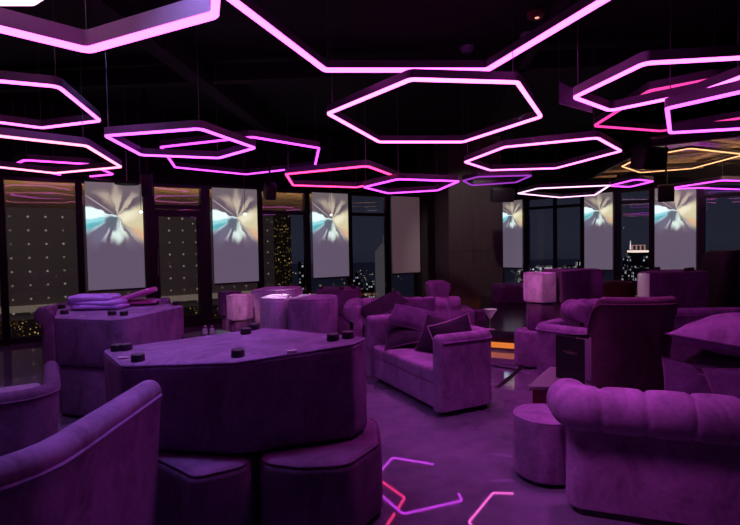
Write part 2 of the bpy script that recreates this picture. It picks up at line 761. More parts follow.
# floor and ceiling
fl = MB()
fl.loft([[(-9, -3, z), (9, -3, z), (10, 9.6, z), (3.6, 14.6, z), (-9.5, 6.0, z)] for z in (-.2, 0)], True, True, True)
struct('floor', fl, 'floor', smooth=0)
ce = MB()
ce.loft([[(-9, -3, z), (9, -3, z), (10, 9.6, z), (3.6, 14.6, z), (-9.5, 6.0, z)] for z in (CEIL, CEIL + .2)], True, True, True)
struct('ceiling', ce, 'black', smooth=0)
for i, (a, b) in enumerate((((-9, -3.1), (9, -2.9)), ((-9, -2.95), (-9, 6)), ((9, -2.95), (10, 9.6)))):
    d = Vector((b[0] - a[0], b[1] - a[1])).normalized()
    n = Vector((-d.y, d.x)) * .15
    w = MB()
    w.loft([[(a[0], a[1], z), (b[0], b[1], z), (b[0] - n.x, b[1] - n.y, z), (a[0] - n.x, a[1] - n.y, z)] for z in (0, CEIL)], True, True, True)
    struct(('wall_front', 'wall_west', 'wall_east')[i], w, 'bulkhead')
# ducts and beams under the black ceiling
k = 1
for (a, b, w_, h_) in (((-6, 4.6, 3.8), (3, 3.4, 3.8), .12, .2), ((-5.6, 6.9, 3.78), (5.5, 6.2, 3.78), .14, .22), ((-2.6, 2, 3.72), (-1.9, 9.5, 3.72), .22, .16), ((1.5, 2, 3.72), (2.3, 9.5, 3.72), .1, .1)):
    m = MB()
    A, B = Vector(a), Vector(b)
    d = (B - A)
    m.box((A + B) / 2, (d.length, w_, h_), math.atan2(d.y, d.x))
    struct('trim_%d' % k, m, 'bulkhead')
    k += 1


# ---- window bays
def bay_frame(name, fn, n, a, b, transom=None, door=False, glass=True, mid=None, mat='frame'):
    m = MB()
    t = .05
    for q in (a, b):
        wseg(m, fn, n, q - t, q + t, 0, WT, -.06, .08)
    wseg(m, fn, n, a, b, WT - .05, WT, -.04, .08)
    wseg(m, fn, n, a, b, 0, .10, -.04, .08)
    if transom:
        wseg(m, fn, n, a, b, transom - .035, transom + .035, -.04, .08)
    if mid:
        for q in mid:
            wseg(m, fn, n, q - .035, q + .035, 0, WT, -.04, .06)
    o = struct(name, m, mat)
    if glass:
        g = MB()
        wseg(g, fn, n, a + t, b - t, .1, WT - .05, .03, .04)
        obj('window_pane', g, 'pane', o, smooth=0)
    return o


ORD = ['first', 'second', 'third', 'fourth', 'fifth']


def blind(fn, n, a, b, z0, label, mat='screen'):
    c = fn((a + b) / 2)
    root = thing('roller_blind', label, 'blind', (c[0] - n.x * .10, c[1] - n.y * .10, z0), 0, 'roller blinds in front of the windows')
    p, q = fn(a), fn(b)
    zt = WT - .01
    me = bpy.data.meshes.new('blind_fabric')
    o = bpy.data.objects.new('blind_fabric', me)
    COL.objects.link(o)
    o.parent = root
    off = .10
    V = []
    for d in (off, off - .006):
        for (w, z) in ((p, z0), (q, z0), (q, zt), (p, zt)):
            V.append((w[0] - n.x * d - root.location.x, w[1] - n.y * d - root.location.y, z - root.location.z))
    me.from_pydata(V, [], [(0, 1, 2, 3), (7, 6, 5, 4), (0, 4, 5, 1), (1, 5, 6, 2), (2, 6, 7, 3), (3, 7, 4, 0)])
    uvl = me.uv_layers.new(name='UVMap')
    W = math.hypot(q[0] - p[0], q[1] - p[1])
    uvs = {0: (0, 1), 1: (1, 1), 2: (1, 0), 3: (0, 0)}
    H = (zt - z0) / (W * 2.1)
    for poly in me.polygons:
        for li in poly.loop_indices:
            u = uvs[me.loops[li].vertex_index % 4]
            uvl.data[li].uv = (u[0], u[1] * H)
    me.materials.append(M[mat])
    bar = MB()
    wseg(bar, fn, n, a, b, z0 - .03, z0 + .004, -.115, -.085)
    obj('bottom_bar', bar, 'frame', root)
    rl = MB()
    rl.tube([(p[0] - n.x * .09, p[1] - n.y * .09, WT + .0), (q[0] - n.x * .09, q[1] - n.y * .09, WT + .0)], .035, 10)
    obj('blind_roller', rl, 'frame', root)
    return root


Lx = [-84.5, 80, 207, 308, 388]
lt = [PITCHL * i for i in (-1, 0, 1, 2, 3)]
bw = .47 * PITCHL
wn = 1
blabel = ['roller blind cut off by the left edge, only a sliver of picture showing',
          'roller blind with a projected colour burst, behind the stack with folded cloths',
          'roller blind with a projected colour burst just right of the glass door',
          'roller blind with a projected colour burst left of the tall pale tower']
for i in range(4):
    a = lt[i]
    bay_frame('window_%d' % wn, L, ln_out, a - .03, a + bw + .03, None, glass=True)
    wn += 1
    blind(L, ln_out, a + .06, a + bw - .05, .80 if i else .62, blabel[i])
    if i == 1:      # the glass door
        o = bay_frame('door_1', L, ln_out, a + bw + .10, a + PITCHL - .10, 2.28)
        lf = MB()
        x0, x1 = a + bw + .16, a + PITCHL - .16
        for q in (x0, x1):
            wseg(lf, L, ln_out, q - .06, q + .06, .05, 2.22, -.05, .07)
        wseg(lf, L, ln_out, x0, x1, 2.10, 2.22, -.05, .07)
        wseg(lf, L, ln_out, x0, x1, .02, .22, -.05, .07)
        wseg(lf, L, ln_out, a + bw + .04, a + bw + .16, 0, WT, -.055, .06)
        obj('door_leaf', lf, 'frame', o)
        hd = MB()
        hp = L(x0 + .02)
        hd.tube([(hp[0] - ln_out.x * .11, hp[1] - ln_out.y * .11, 1.0), (hp[0] - ln_out.x * .11, hp[1] - ln_out.y * .11, 1.5)], .014, 8)
        for zz in (1.05, 1.45):
            hd.tube([(hp[0] - ln_out.x * .11, hp[1] - ln_out.y * .11, zz), (hp[0] - ln_out.x * .04, hp[1] - ln_out.y * .04, zz)], .01, 8)
        obj('door_handle', hd, 'chrome', o)
    else:
        bay_frame('window_%d' % wn, L, ln_out, a + bw + .03, a + PITCHL - .03, 2.22 if i >= 2 else None)
        wn += 1
bay_frame('window_%d' % wn, L, ln_out, lt[4] - .03, Lend, None)
wn += 1
blind(L, ln_out, lt[4] + .03, Lend - .02, .80, 'plain lilac roller blind with no picture, left of the dark wood panels', 'blank')
# more glazed bays carry on past the left edge of the photo
bay_frame('window_%d' % wn, L, ln_out, -3.5 * PITCHL, -PITCHL - .06)
wn += 1

rb = [(503, 524, 'narrow roller blind with a projected picture beside the dark wood panels'),
      (586, 614, 'roller blind with a projected picture behind the pink hexagonal stack'),
      (656, 697, 'roller blind with a projected picture above the pale-ended upturned ottoman')]
for x0, x1, lab in rb:
    a, b = hit(x0, B0, rdir), hit(x1, B0, rdir)
    bay_frame('window_%d' % wn, Rr, rn_out, a - .06, b + .06)
    wn += 1
    blind(Rr, rn_out, a, b, .80 if x0 < 600 else .72, lab)
for x0, x1, tr, mid in ((527, 583, 2.42, (555,)), (618, 652, 2.40, None), (702, 775, 2.42, None)):
    a, b = hit(x0, B0, rdir), hit(x1, B0, rdir)
    bay_frame('window_%d' % wn, Rr, rn_out, a, b, tr, mid=[hit(q, B0, rdir) for q in mid] if mid else None)
    wn += 1
a = hit(781, B0, rdir)
bay_frame('window_%d' % wn, Rr, rn_out, a, Rend)

# bronze mirrored soffit at the right, dark edge all round
so = MB()
s0 = [P(585, 181, 3.05), P(760, 176, 3.05), P(800, 128, 3.05), P(650, 146, 3.05)]
so.loft([[(q.x, q.y, z) for q in s0] for z in (3.05, 3.2)], True, True, True)
t = NT('bronze_mirror')
nn = t.noise(t.coord(), 3., 3)
M['bronze'] = t.pbr(t.mix(nn, (.42, .29, .18), (.6, .44, .30)), t.rng(nn, .3, .7, .10, .22), .8)
struct('trim_%d' % k, so, 'bronze', smooth=0)
k += 1
for i in range(4):
    q0, q1 = s0[i], s0[(i + 1) % 4]
    e = MB()
    d = q1 - q0
    e.box(((q0.x + q1.x) / 2, (q0.y + q1.y) / 2, 3.09), (d.length, .06, .12), math.atan2(d.y, d.x))
    struct('trim_%d' % k, e, 'frame')
    k += 1
# slim brass ribs across the soffit
for f in (.16, .36, .56, .76):
    q0, q1 = s0[0].lerp(s0[3], f), s0[1].lerp(s0[2], f)
    e = MB()
    d = q1 - q0
    e.box(((q0.x + q1.x) / 2, (q0.y + q1.y) / 2, 3.04), (d.length, .05, .03), math.atan2(d.y, d.x))
    struct('trim_%d' % k, e, 'gold')
    k += 1

# ------------------------------------------------------------------ outside
W = bpy.data.worlds.new('night')
sc.world = W
W.use_nodes = True
wt = W.node_tree
bg = wt.nodes['Background']
tc = wt.nodes.new('ShaderNodeTexCoord')
sp = wt.nodes.new('ShaderNodeSeparateXYZ')
wt.links.new(tc.outputs['Generated'], sp.inputs[0])
cr = wt.nodes.new('ShaderNodeValToRGB')
cr.color_ramp.elements[0].position = 0.44
cr.color_ramp.elements[0].color = (.006, .008, .013, 1)
cr.color_ramp.elements[1].position = .75
cr.color_ramp.elements[1].color = (.008, .009, .017, 1)
e2 = cr.color_ramp.elements.new(.50)
e2.color = (.019, .021, .034, 1)
mr = wt.nodes.new('ShaderNodeMapRange')
mr.inputs[1].default_value = -1
wt.links.new(sp.outputs[2], mr.inputs[0])
wt.links.new(mr.outputs[0], cr.inputs[0])
wt.links.new(cr.outputs[0], bg.inputs[0])
bg.inputs[1].default_value = 1.0

GZ = -120.
# hanging fascia outside the left windows, washed from above by a warm strip
sf = MB()
wseg(sf, L, ln_out, -2.5 * PITCHL, 2.75 * PITCHL, 2.30, 3.05, 1.2, 1.3)
wseg(sf, L, ln_out, -2.5 * PITCHL, 2.75 * PITCHL, 3.05, 3.12, .2, 1.3)
M['soffit'] = plain('outside_fascia', (.26, .19, .14), .8)
struct('trim_%d' % k, sf, 'soffit', smooth=0)
k += 1
cv = MB()
wseg(cv, L, ln_out, -2.5 * PITCHL, 2.75 * PITCHL, 2.795, 2.81, 1.09, 1.115)
cvo = obj('strip_light', cv, 'led_cove', smooth=0)
tag(cvo, 'warm strip of light along the head of the left windows, outside', 'light')


def make_dots():
    t = NT('dotted_facade')
    s = t.sep(t.coord())

    def cell(v, w):
        return t.math('SUBTRACT', t.math('FRACT', t.math('DIVIDE', v, w)), .5)
    du = t.math('MULTIPLY', cell(s[0], .56), .56)
    dv = t.math('MULTIPLY', cell(s[2], .52), .52)
    r = t.vmath('LENGTH', t.comb(du, dv, 0.))
    dot = t.math('LESS_THAN', r, .04)
    wn_ = t.n('ShaderNodeTexWhiteNoise', noise_dimensions='3D')
    t.put(wn_.inputs['Vector'], t.comb(t.math('FLOOR', t.math('DIVIDE', s[0], 0.56)), t.math('FLOOR', t.math('DIVIDE', s[2], .52)), 0.))
    e = t.math('MULTIPLY', dot, t.rng(wn_.outputs['Value'], 0, 1, .06, .30))
    base = t.mix(t.noise(t.coord(), .4, 3), (.20, .155, .15), (.30, .24, .22))
    return t.pbr(base, .8, em=(1., .80, .55), est=e)


M['dots'] = make_dots()


def make_sparkle():
    t = NT('gold_lights')
    s = t.coord()
    vo = t.n('ShaderNodeTexVoronoi')
    vo.inputs['Scale'].default_value = 9.0
    t.put(vo.inputs['Vector'], s)
    d = t.math('LESS_THAN', vo.outputs['Distance'], .26)
    cl = t.sep(vo.outputs['Color'])
    big = t.rng(t.noise(s, .9, 2), .42, .62)
    e = t.math('MULTIPLY', t.math('MULTIPLY', d, big), t.math('MULTIPLY', cl[0], .7))
    return t.pbr((.05, .035, .02), .8, em=(1., .62, .16), est=e)


M['sparkle'] = make_sparkle()

# tower across the way with rows of small lights
FD = 13.
fa, fb = hit(-140, A0 + Vector((ln_out.x * FD, ln_out.y * FD, 0)), ldir), hit(291, A0 + Vector((ln_out.x * FD, ln_out.y * FD, 0)), ldir)


def Lf(t):
    return (A0.x + ln_out.x * FD + ldir.x * t, A0.y + ln_out.y * FD + ldir.y * t)


def local_box(name, fn, n, a, b, z0, z1, d0, d1, mat, parent=None):
    """box along a wall line with its own axes, so that patterns follow it"""
    p = fn((a + b) / 2)
    o = bpy.data.objects.new(name, bpy.data.meshes.new(name))
    COL.objects.link(o)
    x, y, zz = (b - a) / 2, (d1 - d0) / 2, (z1 - z0)
    mb = MB().box((0, 0, zz / 2), (2 * x, 2 * y, zz))
    o.data.from_pydata(mb.v, [], mb.f)
    o.data.materials.append(M[mat])
    loc = Vector((p[0] + n.x * (d0 + d1) / 2, p[1] + n.y * (d0 + d1) / 2, z0))
    rz = math.atan2(-n.x, n.y)
    if parent:
        o.parent = parent
        rel = Matrix.Rotation(-parent.rotation_euler.z, 4, 'Z') @ (loc - parent.location)
        o.location = rel
        o.rotation_euler = (0, 0, rz - parent.rotation_euler.z)
    else:
        o.location = loc
        o.rotation_euler = (0, 0, rz)
    return o


pf = Lf((fa + fb) / 2)
ft = thing('office_tower', 'brown office tower outside the left windows, dotted with rows of small lights', 'building',
           (pf[0], pf[1], -25.), math.atan2(-ln_out.x, ln_out.y))
local_box('facade', Lf, ln_out, fa, fb, -1.1, 26, 0, 8, 'dots', ft)
local_box('podium', Lf, ln_out, fa, fb, -25, -1.1, -.02, 8, 'sparkle', ft)
M['beam'] = plain('lit_slab', (.6, .5, .4), .7, em=(1., .78, .56), est=.10)
local_box('slab_edge', Lf, ln_out, fa, fb, -.80, -.56, -.16, 0, 'beam', ft)
local_box('light_column', Lf, ln_out, fb - .9, fb - .02, -3, 7, -.06, 0, 'sparkle', ft)
# added unseen area lamp that brightens that facade
ld = bpy.data.lights.new('facade_fill', 'AREA')
ld.energy = 95
ld.color = (1., .82, .72)
ld.shape = 'RECTANGLE'
ld.size, ld.size_y = 16, 1.
lo = bpy.data.objects.new('facade_fill', ld)
COL.objects.link(lo)
q = L((fa + fb) / 2 - 1)
lo.location = (q[0] + ln_out.x * 6, q[1] + ln_out.y * 6, 5.2)
tgt = Vector((Lf((fa + fb) / 2)[0], Lf((fa + fb) / 2)[1], .5))
lo.rotation_euler = (tgt - lo.location).to_track_quat('-Z', 'Y').to_euler()


def building(px0, px1, top, y, mat='city', label=None, group=None, name='city_building', base=GZ, depth=None):
    a, b = D(px0, 262, y), D(px1, 262, y)
    w = b.x - a.x
    zt = D((px0 + px1) / 2, top, y).z
    root = thing(name, label, 'building', ((a.x + b.x) / 2, y, base), 0, group)
    dd = depth or w
    m = MB().box((0, dd / 2, (zt - base) / 2), (w, dd, zt - base))
    obj('tower_block', m, mat, root, world=False, smooth=0)
    # set-back top storey and roof plant
    m = MB().box((0, dd / 2, zt - base + .03 * w), (w * .6, dd * .6, .06 * w))
    obj('roof_plant', m, 'black', root, world=False, smooth=0)
    return root, zt, w


far = 'distant lit city building low on the skyline through the right windows'
for i, (x0, x1, top, y) in enumerate(((521, 530, 264, 1500), (531, 538, 268, 1300), (540, 552, 266, 1700), (557, 566, 268, 1250), (567, 578, 266, 1600),
                                      (578, 585, 262, 1500))):
    building(x0, x1, top, y, 'city_far', far, 'far city buildings on the skyline')
mid = 'lit city building beyond the window beside the tall pale tower'
for i, (x0, x1, top, y) in enumerate(((353, 362, 280, 620), (360, 367, 290, 480), (366, 374, 284, 700), (298, 304, 262, 560), (355, 358, 272, 900))):
    building(x0, x1, top, y, 'city', mid, 'city buildings beyond the left windows')
nb = 'dark tower block with lit windows near the crowned tower in the right skyline'
for i, (x0, x1, top, y) in enumerate(((621, 627, 272, 520), (626, 633, 257, 600), (634, 638, 250, 640), (652, 657, 262, 560), (640, 652, 268, 420), (613, 622, 284, 500))):
    building(x0, x1, top, y, 'city', nb, 'tower blocks around the crowned tower')
rt, zt, w = building(635, 650, 252, 560, 'city', 'city tower with a brightly lit crown, seen through a right window', name='crowned_tower')
M['crown'] = glow('crown_light', (1., .78, .62), 1.3)
H = zt - GZ
m = MB().box((0, w / 2, H + .6), (w * 1.02, w * 1.02, 2.2))
obj('lit_band', m, 'crown', rt, world=False, smooth=0)
m = MB()
for i in range(4):
    m.box((-w * .42 + w * .28 * i, w / 2, H + 4.5), (w * .045, w * .1, 6))
m.box((0, w / 2, H + 7.6), (w * .9, w * .1, .7))
M['crown_dim'] = glow('crown_frame_light', (1., .5, .38), .45)
obj('crown', m, 'crown_dim', rt, world=False, smooth=0)
q = D(632, 240, 600)
rs, zt, w = building(629, 635, 250, 690, 'city', 'slim tower with a white lit spire left of the crowned tower', name='spired_tower')
M['spire'] = glow('spire_light', (1., .9, .85), 1.0)
m = MB().lathe([(1.0, 0), (.8, 6), (.25, 13)], (0, w / 2, zt - GZ), 8)
obj('spire', m, 'spire', rs, world=False)
# pale tower with a mast
M['pale'] = plain('pale_concrete', (.5, .46, .47), .8, em=(.9, .8, .85), est=.055)
q0, q1 = D(375, 252, 60), D(385, 252, 60)
tw = thing('pale_tower', 'tall pale tower with a thin mast beyond the window left of the plain blind', 'building', ((q0.x + q1.x) / 2, 60, -40))
hw = (q1.x - q0.x) / 2
zt = D(380, 252, 60).z
m = MB()
m.box((0, 0, (zt + 40) / 2), (2 * hw, 1.6, zt + 40))
m.loft([[(-hw, -.8, zt + 40), (hw, -.8, zt + 40), (hw, .8, zt + 40), (-hw, .8, zt + 40)], [(hw * .3, -.6, zt + 41.), (hw, -.6, zt + 41.), (hw, .6, zt + 41.), (hw * .3, .6, zt + 41.)]], True, True, True)
obj('shaft', m, 'pale', tw, world=False, smooth=0)
obj('mast', MB().tube([(hw * .7, 0, zt + 40.8), (hw * .7, 0, zt + 42)], .06, 6), 'pale', tw, world=False)
# ground far below with street lights
g = MB()
g.loft([[(-3000, 40, z), (3000, 40, z), (3000, 3500, z), (-3000, 3500, z)] for z in (GZ - 2, GZ)], True, True, True)
t = NT('night_ground')
M['ground'] = t.pbr(t.mix(t.noise(t.coord(), .01, 3), (.55, .58, .68), (.75, .78, .85)), .9)
struct('ground', g, 'ground', smooth=0)
sl = MB()
for i in range(520):
    y = random.choice((random.uniform(420, 1000), random.uniform(1000, 2300)))
    x = random.uniform(-.16, .78) * y
    r = y * .00065 * random.uniform(.6, 1.3)
    z = GZ + random.uniform(1, 14)
    sl.add([(x - r, y, z - r), (x + r, y, z - r), (x + r, y, z + r), (x - r, y, z + r), (x, y + r, z)], [(0, 1, 2, 3), (0, 1, 4), (1, 2, 4), (2, 3, 4), (3, 0, 4)])
M['street'] = glow('street_lamps', (1., .72, .45), .8)
tag(obj('street_lights', sl, 'street', smooth=0), 'scattered street lights of the city far below the windows', 'street lights', kind='stuff')

# ------------------------------------------------------------------ ceiling rings
RG = 'hexagonal light rings hung from the ceiling'


def ring(label, px, z, mat, r=.07, w=.019, hgt=.075, led=.022, cables=3, fmat='ring'):
    pts = [P(x, y, z) for x, y in px]
    poly = ccw([(p.x, p.y) for p in pts])
    cx = sum(p[0] for p in poly) / len(poly)
    cy = sum(p[1] for p in poly) / len(poly)
    root = thing('light_ring', label, 'ceiling light', (cx, cy, z), 0, RG)

    def out(t, zz):
        return [(p[0], p[1], zz) for p in fillet(inset(poly, t), max(r - t, .01), 5)]
    fr = MB().loft([out(-w, z + led), out(-w, z + led + hgt), out(w, z + led + hgt), out(w, z + led)], True, closed_v=True)
    obj('ring_frame', fr, fmat, root, smooth=30)
    i = w * .85
    st = MB().loft([out(-i, z + led), out(-i, z + .008), out(-i + .008, z), out(i - .008, z), out(i, z + .008), out(i, z + led)], True, closed_v=True)
    obj('light_strip', st, mat, root, smooth=30)
    for c in range(cables):
        p = poly[(c * len(poly)) // cables]
        x, y = p[0] + (cx - p[0]) * .04, p[1] + (cy - p[1]) * .04
        obj('cable', MB().tube([(x, y, z + led + hgt - .01), (x, y, CEIL + .01)], .004, 5), 'cable', root)
    return root


ring('large pink hexagon light ring cropped by the top left corner of the photo', [(-75, 14), (88, 53), (215, 18), (219, -60), (40, -130), (-150, -70)], 3.0, 'led_pink', w=.03, hgt=.12, led=.036, fmat='ring_lit')
ring('white pink light ring of which only a corner shows at the extreme top left', [(-60, -6), (-8, 5), (32, 5), (52, -8), (40, -60), (-50, -60)], 3.45, 'led_white', w=.03, led=.036)
ring('largest pink hexagon light ring cropped by the top of the photo, over the centre', [(226, -2), (325, 72), (487, 72), (612, -2), (560, -110), (290, -110)], 3.25, 'led_pink', w=.028, led=.034)
ring('white-pink hexagon light ring right below the largest ring, in the centre', [(328, 115), (411, 81), (517, 84), (541, 118), (463, 143), (379, 143)], 2.95, 'led_rose', w=.022, led=.026)
ring('pink hexagon light ring cut by the left edge, above the warm pink ring', [(-60, 105), (-30, 80), (58, 88), (100, 122), (42, 129), (-20, 121)], 2.9, 'led_pink')
ring('purple hexagon light ring with a dark rim, above the glass door', [(105, 137), (200, 130), (255, 149), (219, 159), (141, 156)], 2.66, 'led_violet')
ring('purple hexagon light ring overlapping the right end of the dark-rimmed ring', [(161, 148), (252, 138), (319, 149), (315, 167), (246, 175), (175, 168)], 2.86, 'led_purple')
ring('warm pink hexagon light ring at the left edge of the photo', [(-60, 150), (-30, 134), (86, 147), (121, 168), (55, 174), (-20, 166)], 2.60, 'led_warm')
ring('small magenta light ring hanging just below the warm pink ring', [(13, 166), (25, 161), (89, 165), (113, 175), (75, 178.5)], 2.76, 'led_magenta')
ring('red hexagon light ring in the middle distance', [(286, 175), (367, 167), (400, 179), (357, 188), (293, 186)], 2.52, 'led_red')
ring('purple hexagon light ring touching the right tip of the red ring', [(364, 188), (398, 180), (459, 182), (438, 191), (388, 194)], 2.42, 'led_purple')
ring('dim violet light ring in front of the hanging speaker at the dark panels', [(463, 181.5), (478, 177.5), (532, 176), (516, 183), (472, 186)], 2.62, 'led_dimpurple')
ring('pink hexagon light ring right of centre, below the white-pink ring', [(465, 163), (505, 148), (597, 139), (621, 152), (556, 169), (490, 171)], 2.68, 'led_rose')
ring('big pink hexagon light ring at the upper right edge, beside the violet plate', [(574, 99), (645, 65), (790, 57), (800, 50), (699, 94), (610, 112)][:4] + [(740, 79), (699, 94), (610, 112)], 2.76, 'led_pink')
ring('dim rose light ring seen through the big right ring', [(594, 127), (650, 92), (715, 80), (830, 90), (760, 116), (661, 132)], 2.94, 'led_dimred')
ring('violet white light ring with a bright blunt left end at the right edge', [(667, 110), (750, 91.5), (830, 92), (830, 125), (670, 134)], 2.58, 'led_violet', r=.05)
ring('gold light ring under the bronze soffit at the right', [(622, 167), (640, 158), (690, 149), (745, 155), (692, 169), (640, 173)], 2.95, 'led_gold', w=.016, hgt=.04, led=.016)
ring('white hexagon light ring in front of the right windows', [(518, 194), (538, 189), (610, 186), (595, 195.5), (560, 198)], 2.55, 'led_white')
ring('small purple light ring joining the right tip of the white ring', [(609, 186.5), (636, 180), (653, 182), (630, 187.5)], 2.62, 'led_purple')
ring('purple light ring hanging before the rightmost roller blind', [(665, 189.5), (722, 181), (800, 183), (770, 191), (700, 188.5)], 2.58, 'led_purple')


# ------------------------------------------------------------------ things on the ceiling and frames
def lathe_thing(name, label, cat, loc, parts, group=None):
    r = thing(name, label, cat, loc, 0, group)
    for pn, prof, mat in parts:
        obj(pn, MB().lathe(prof), mat, r, world=False)
    return r


for (x, y, lab, sc_) in ((467, 47, 'grey smoke detector on the ceiling inside the largest light ring', 1.), (528, 34, 'faint grey detector on the ceiling left of the copper spotlight', 1.1)):
    p = P(x, y, CEIL)
    lathe_thing('smoke_detector', lab, 'detector', (p.x, p.y, CEIL - .075), (('detector_body', [(.02, .0), (.06, .012), (.085, .04), (.09, .075), (0, .08)], 'plate'), ('sensor_cap', [(.0, -.02), (.03, -.015), (.035, .0), (.0, .004)], 'feet')), 'ceiling detectors')
p = P(537, 13, CEIL)
lathe_thing('spotlight', 'copper recessed spotlight on the ceiling above the largest ring', 'spotlight', (p.x, p.y, CEIL - .05),
            (('bezel', [(.06, .0), (.10, .006), (.105, .05), (.0, .052)], 'lacquer'), ('lamp', [(.0, -.004), (.022, -.003), (.025, .002), (0, .004)], glow('spot_lamp', (1, .45, .3), 1.2))))
# violet plate hanging left of the big right ring
q = [D(559, 81, 5.6), D(592, 98, 5.3), D(592, 112, 5.3), D(559, 103, 5.6)]
pl = thing('ceiling_plate', 'violet square plate hanging from the ceiling at the tip of the big right ring', 'panel', q[0])
vs = [tuple(w_) for w_ in q] + [(w_.x + .03, w_.y + .05, w_.z) for w_ in q]
obj('plate', MB().add(vs, [(0, 1, 2, 3), (7, 6, 5, 4), (0, 4, 5, 1), (1, 5, 6, 2), (2, 6, 7, 3), (3, 7, 4, 0)]), 'plate', pl, smooth=0)
obj('cable', MB().tube([q[0], (q[0].x, q[0].y, CEIL)], .005, 5), 'cable', pl)


def hang_speaker(px, py, y, w, h, label, rz=0., tilt=.2):
    c = D(px, py, y)
    r = thing('hanging_speaker', label, 'speaker', c, 0, 'black speakers hung from the ceiling')
    obj('cabinet', MB().box((0, 0, 0), (w, h * .8, h), 0, .02).rot((tilt, 0, rz)), 'speaker', r, world=False)
    obj('grille', MB().box((0, -h * .42, 0), (w * .86, .012, h * .86), 0, .004).rot((tilt, 0, rz)), 'frame', r, world=False)
    m = MB()
    m.tube([(0, 0, h * .3), (0, 0, CEIL - c.z)], .018, 8)
    m.tube([(-w * .4, 0, h * .45), (w * .4, 0, h * .45)], .012, 6)
    obj('bracket', m, 'black', r, world=False)


hang_speaker(502, 195, 10.4, .45, .28, 'wide black speaker hanging left of the narrow blind')
hang_speaker(649, 158, 7.8, .44, .34, 'black speaker hanging from the bronze soffit at the right', .3)
hang_speaker(666, 193, 9.2, .26, .30, 'black speaker hanging in front of the rightmost blind', -.5)
hang_speaker(270, 191, 8.6, .18, .26, 'black speaker on a bent arm in front of the window beyond the door', .5, .5)
hang_speaker(147, 185, 7.6, .16, .34, 'black speaker hanging beside the glass door', .4)
# flat pendant disc
p = D(127, 184, 7.2)
lathe_thing('pendant_lamp', 'flat black disc pendant hanging in front of the burst blind behind the cloths', 'pendant', p,
            (('disc', [(0, -.01), (.16, -.006), (.165, .012), (.03, .035), (0, .04)], 'black'), ('stem', [(.008, .03), (.008, CEIL - p.z), (0, CEIL - p.z)], 'cable')))
for (x, y, yy, lab) in ((141, 212, 7.4, 'small bright spotlight at the right edge of the blind left of the door'), (245, 214, 8.4, 'small bright spotlight in front of the blind right of the door'),
                        (331, 215, 9.6, 'small bright spotlight in front of the blind left of the pale tower')):
    p = D(x, y, yy)
    r = thing('spotlight', lab, 'spotlight', p, 0, 'small bright spotlights')
    obj('lamp', MB().lathe([(0, -.018), (.018, -.008), (.018, .008), (0, .018)], seg=10), 'lamp_white', r, world=False)
    obj('stem', MB().tube([(0, 0, .015), (0, .01, CEIL - p.z)], .004, 5), 'cable', r, world=False)


# ------------------------------------------------------------------ furniture makers
def outline_pipe(poly, t, r, z, rad=.008, zf=None):
    o = fillet(inset(ccw(poly), t), max(r - t, .006), 5)
    return MB().tube([(p[0], p[1], zf(p[0], p[1], z) if zf else z) for p in o], rad, 6, closed=True)


def pouf(name, label, poly, z0, z1, mat='velvet', r=.08, et=.04, eb=.02, dome=.012, feet=None, feet_up=False, group=None, cat='pouf', zf=None, tags=(), pipe=True):
    c = (sum(p[0] for p in poly) / len(poly), sum(p[1] for p in poly) / len(poly))
    root = thing(name, label, cat, (c[0], c[1], z0), 0, group)
    body = obj('cushion_body', MB().puff(poly, z0 + (.025 if feet and not feet_up else 0), z1, r, eb, et, dome, zf=zf), mat, root, smooth=50)
    if pipe:
        obj('piping', outline_pipe(poly, et * .28, r, z1 - et * .25, .006, zf), 'piping' if mat == 'velvet' else mat, body)
    for (x, y) in (feet or ()):
        if feet_up:
            zz = zf(x, y, z1) if zf else z1
            prof = [(.034, -.004), (.037, .004), (.035, .036), (.031, .04), (0, .04)]
            zz += dome * .3
        else:
            zz, prof = z0, [(.0, 0), (.03, 0), (.034, .03), (0, .03)]
        obj('foot', MB().lathe(prof, (x, y, zz), 14), 'feet', root)
    for (x, y, a) in tags:
        zz = (zf(x, y, z1) if zf else z1) + .003
        obj('care_tag', MB().box((x, y, zz + .004), (.055, .018, .006), a), 'tag', root, label='small white sewn-in tag')
    return root


def ngon(cx, cy, r, n=6, a0=0., sy=1.):
    return [(cx + r * math.cos(a0 + 2 * PI * i / n), cy + sy * r * math.sin(a0 + 2 * PI * i / n)) for i in range(n)]


def U(Lx_, D_, rc, seg=8):
    return resample(fillet([(-Lx_ / 2, -D_ / 2), (-Lx_ / 2, D_ / 2), (Lx_ / 2, D_ / 2), (Lx_ / 2, -D_ / 2)], rc, seg, closed=False), .08)


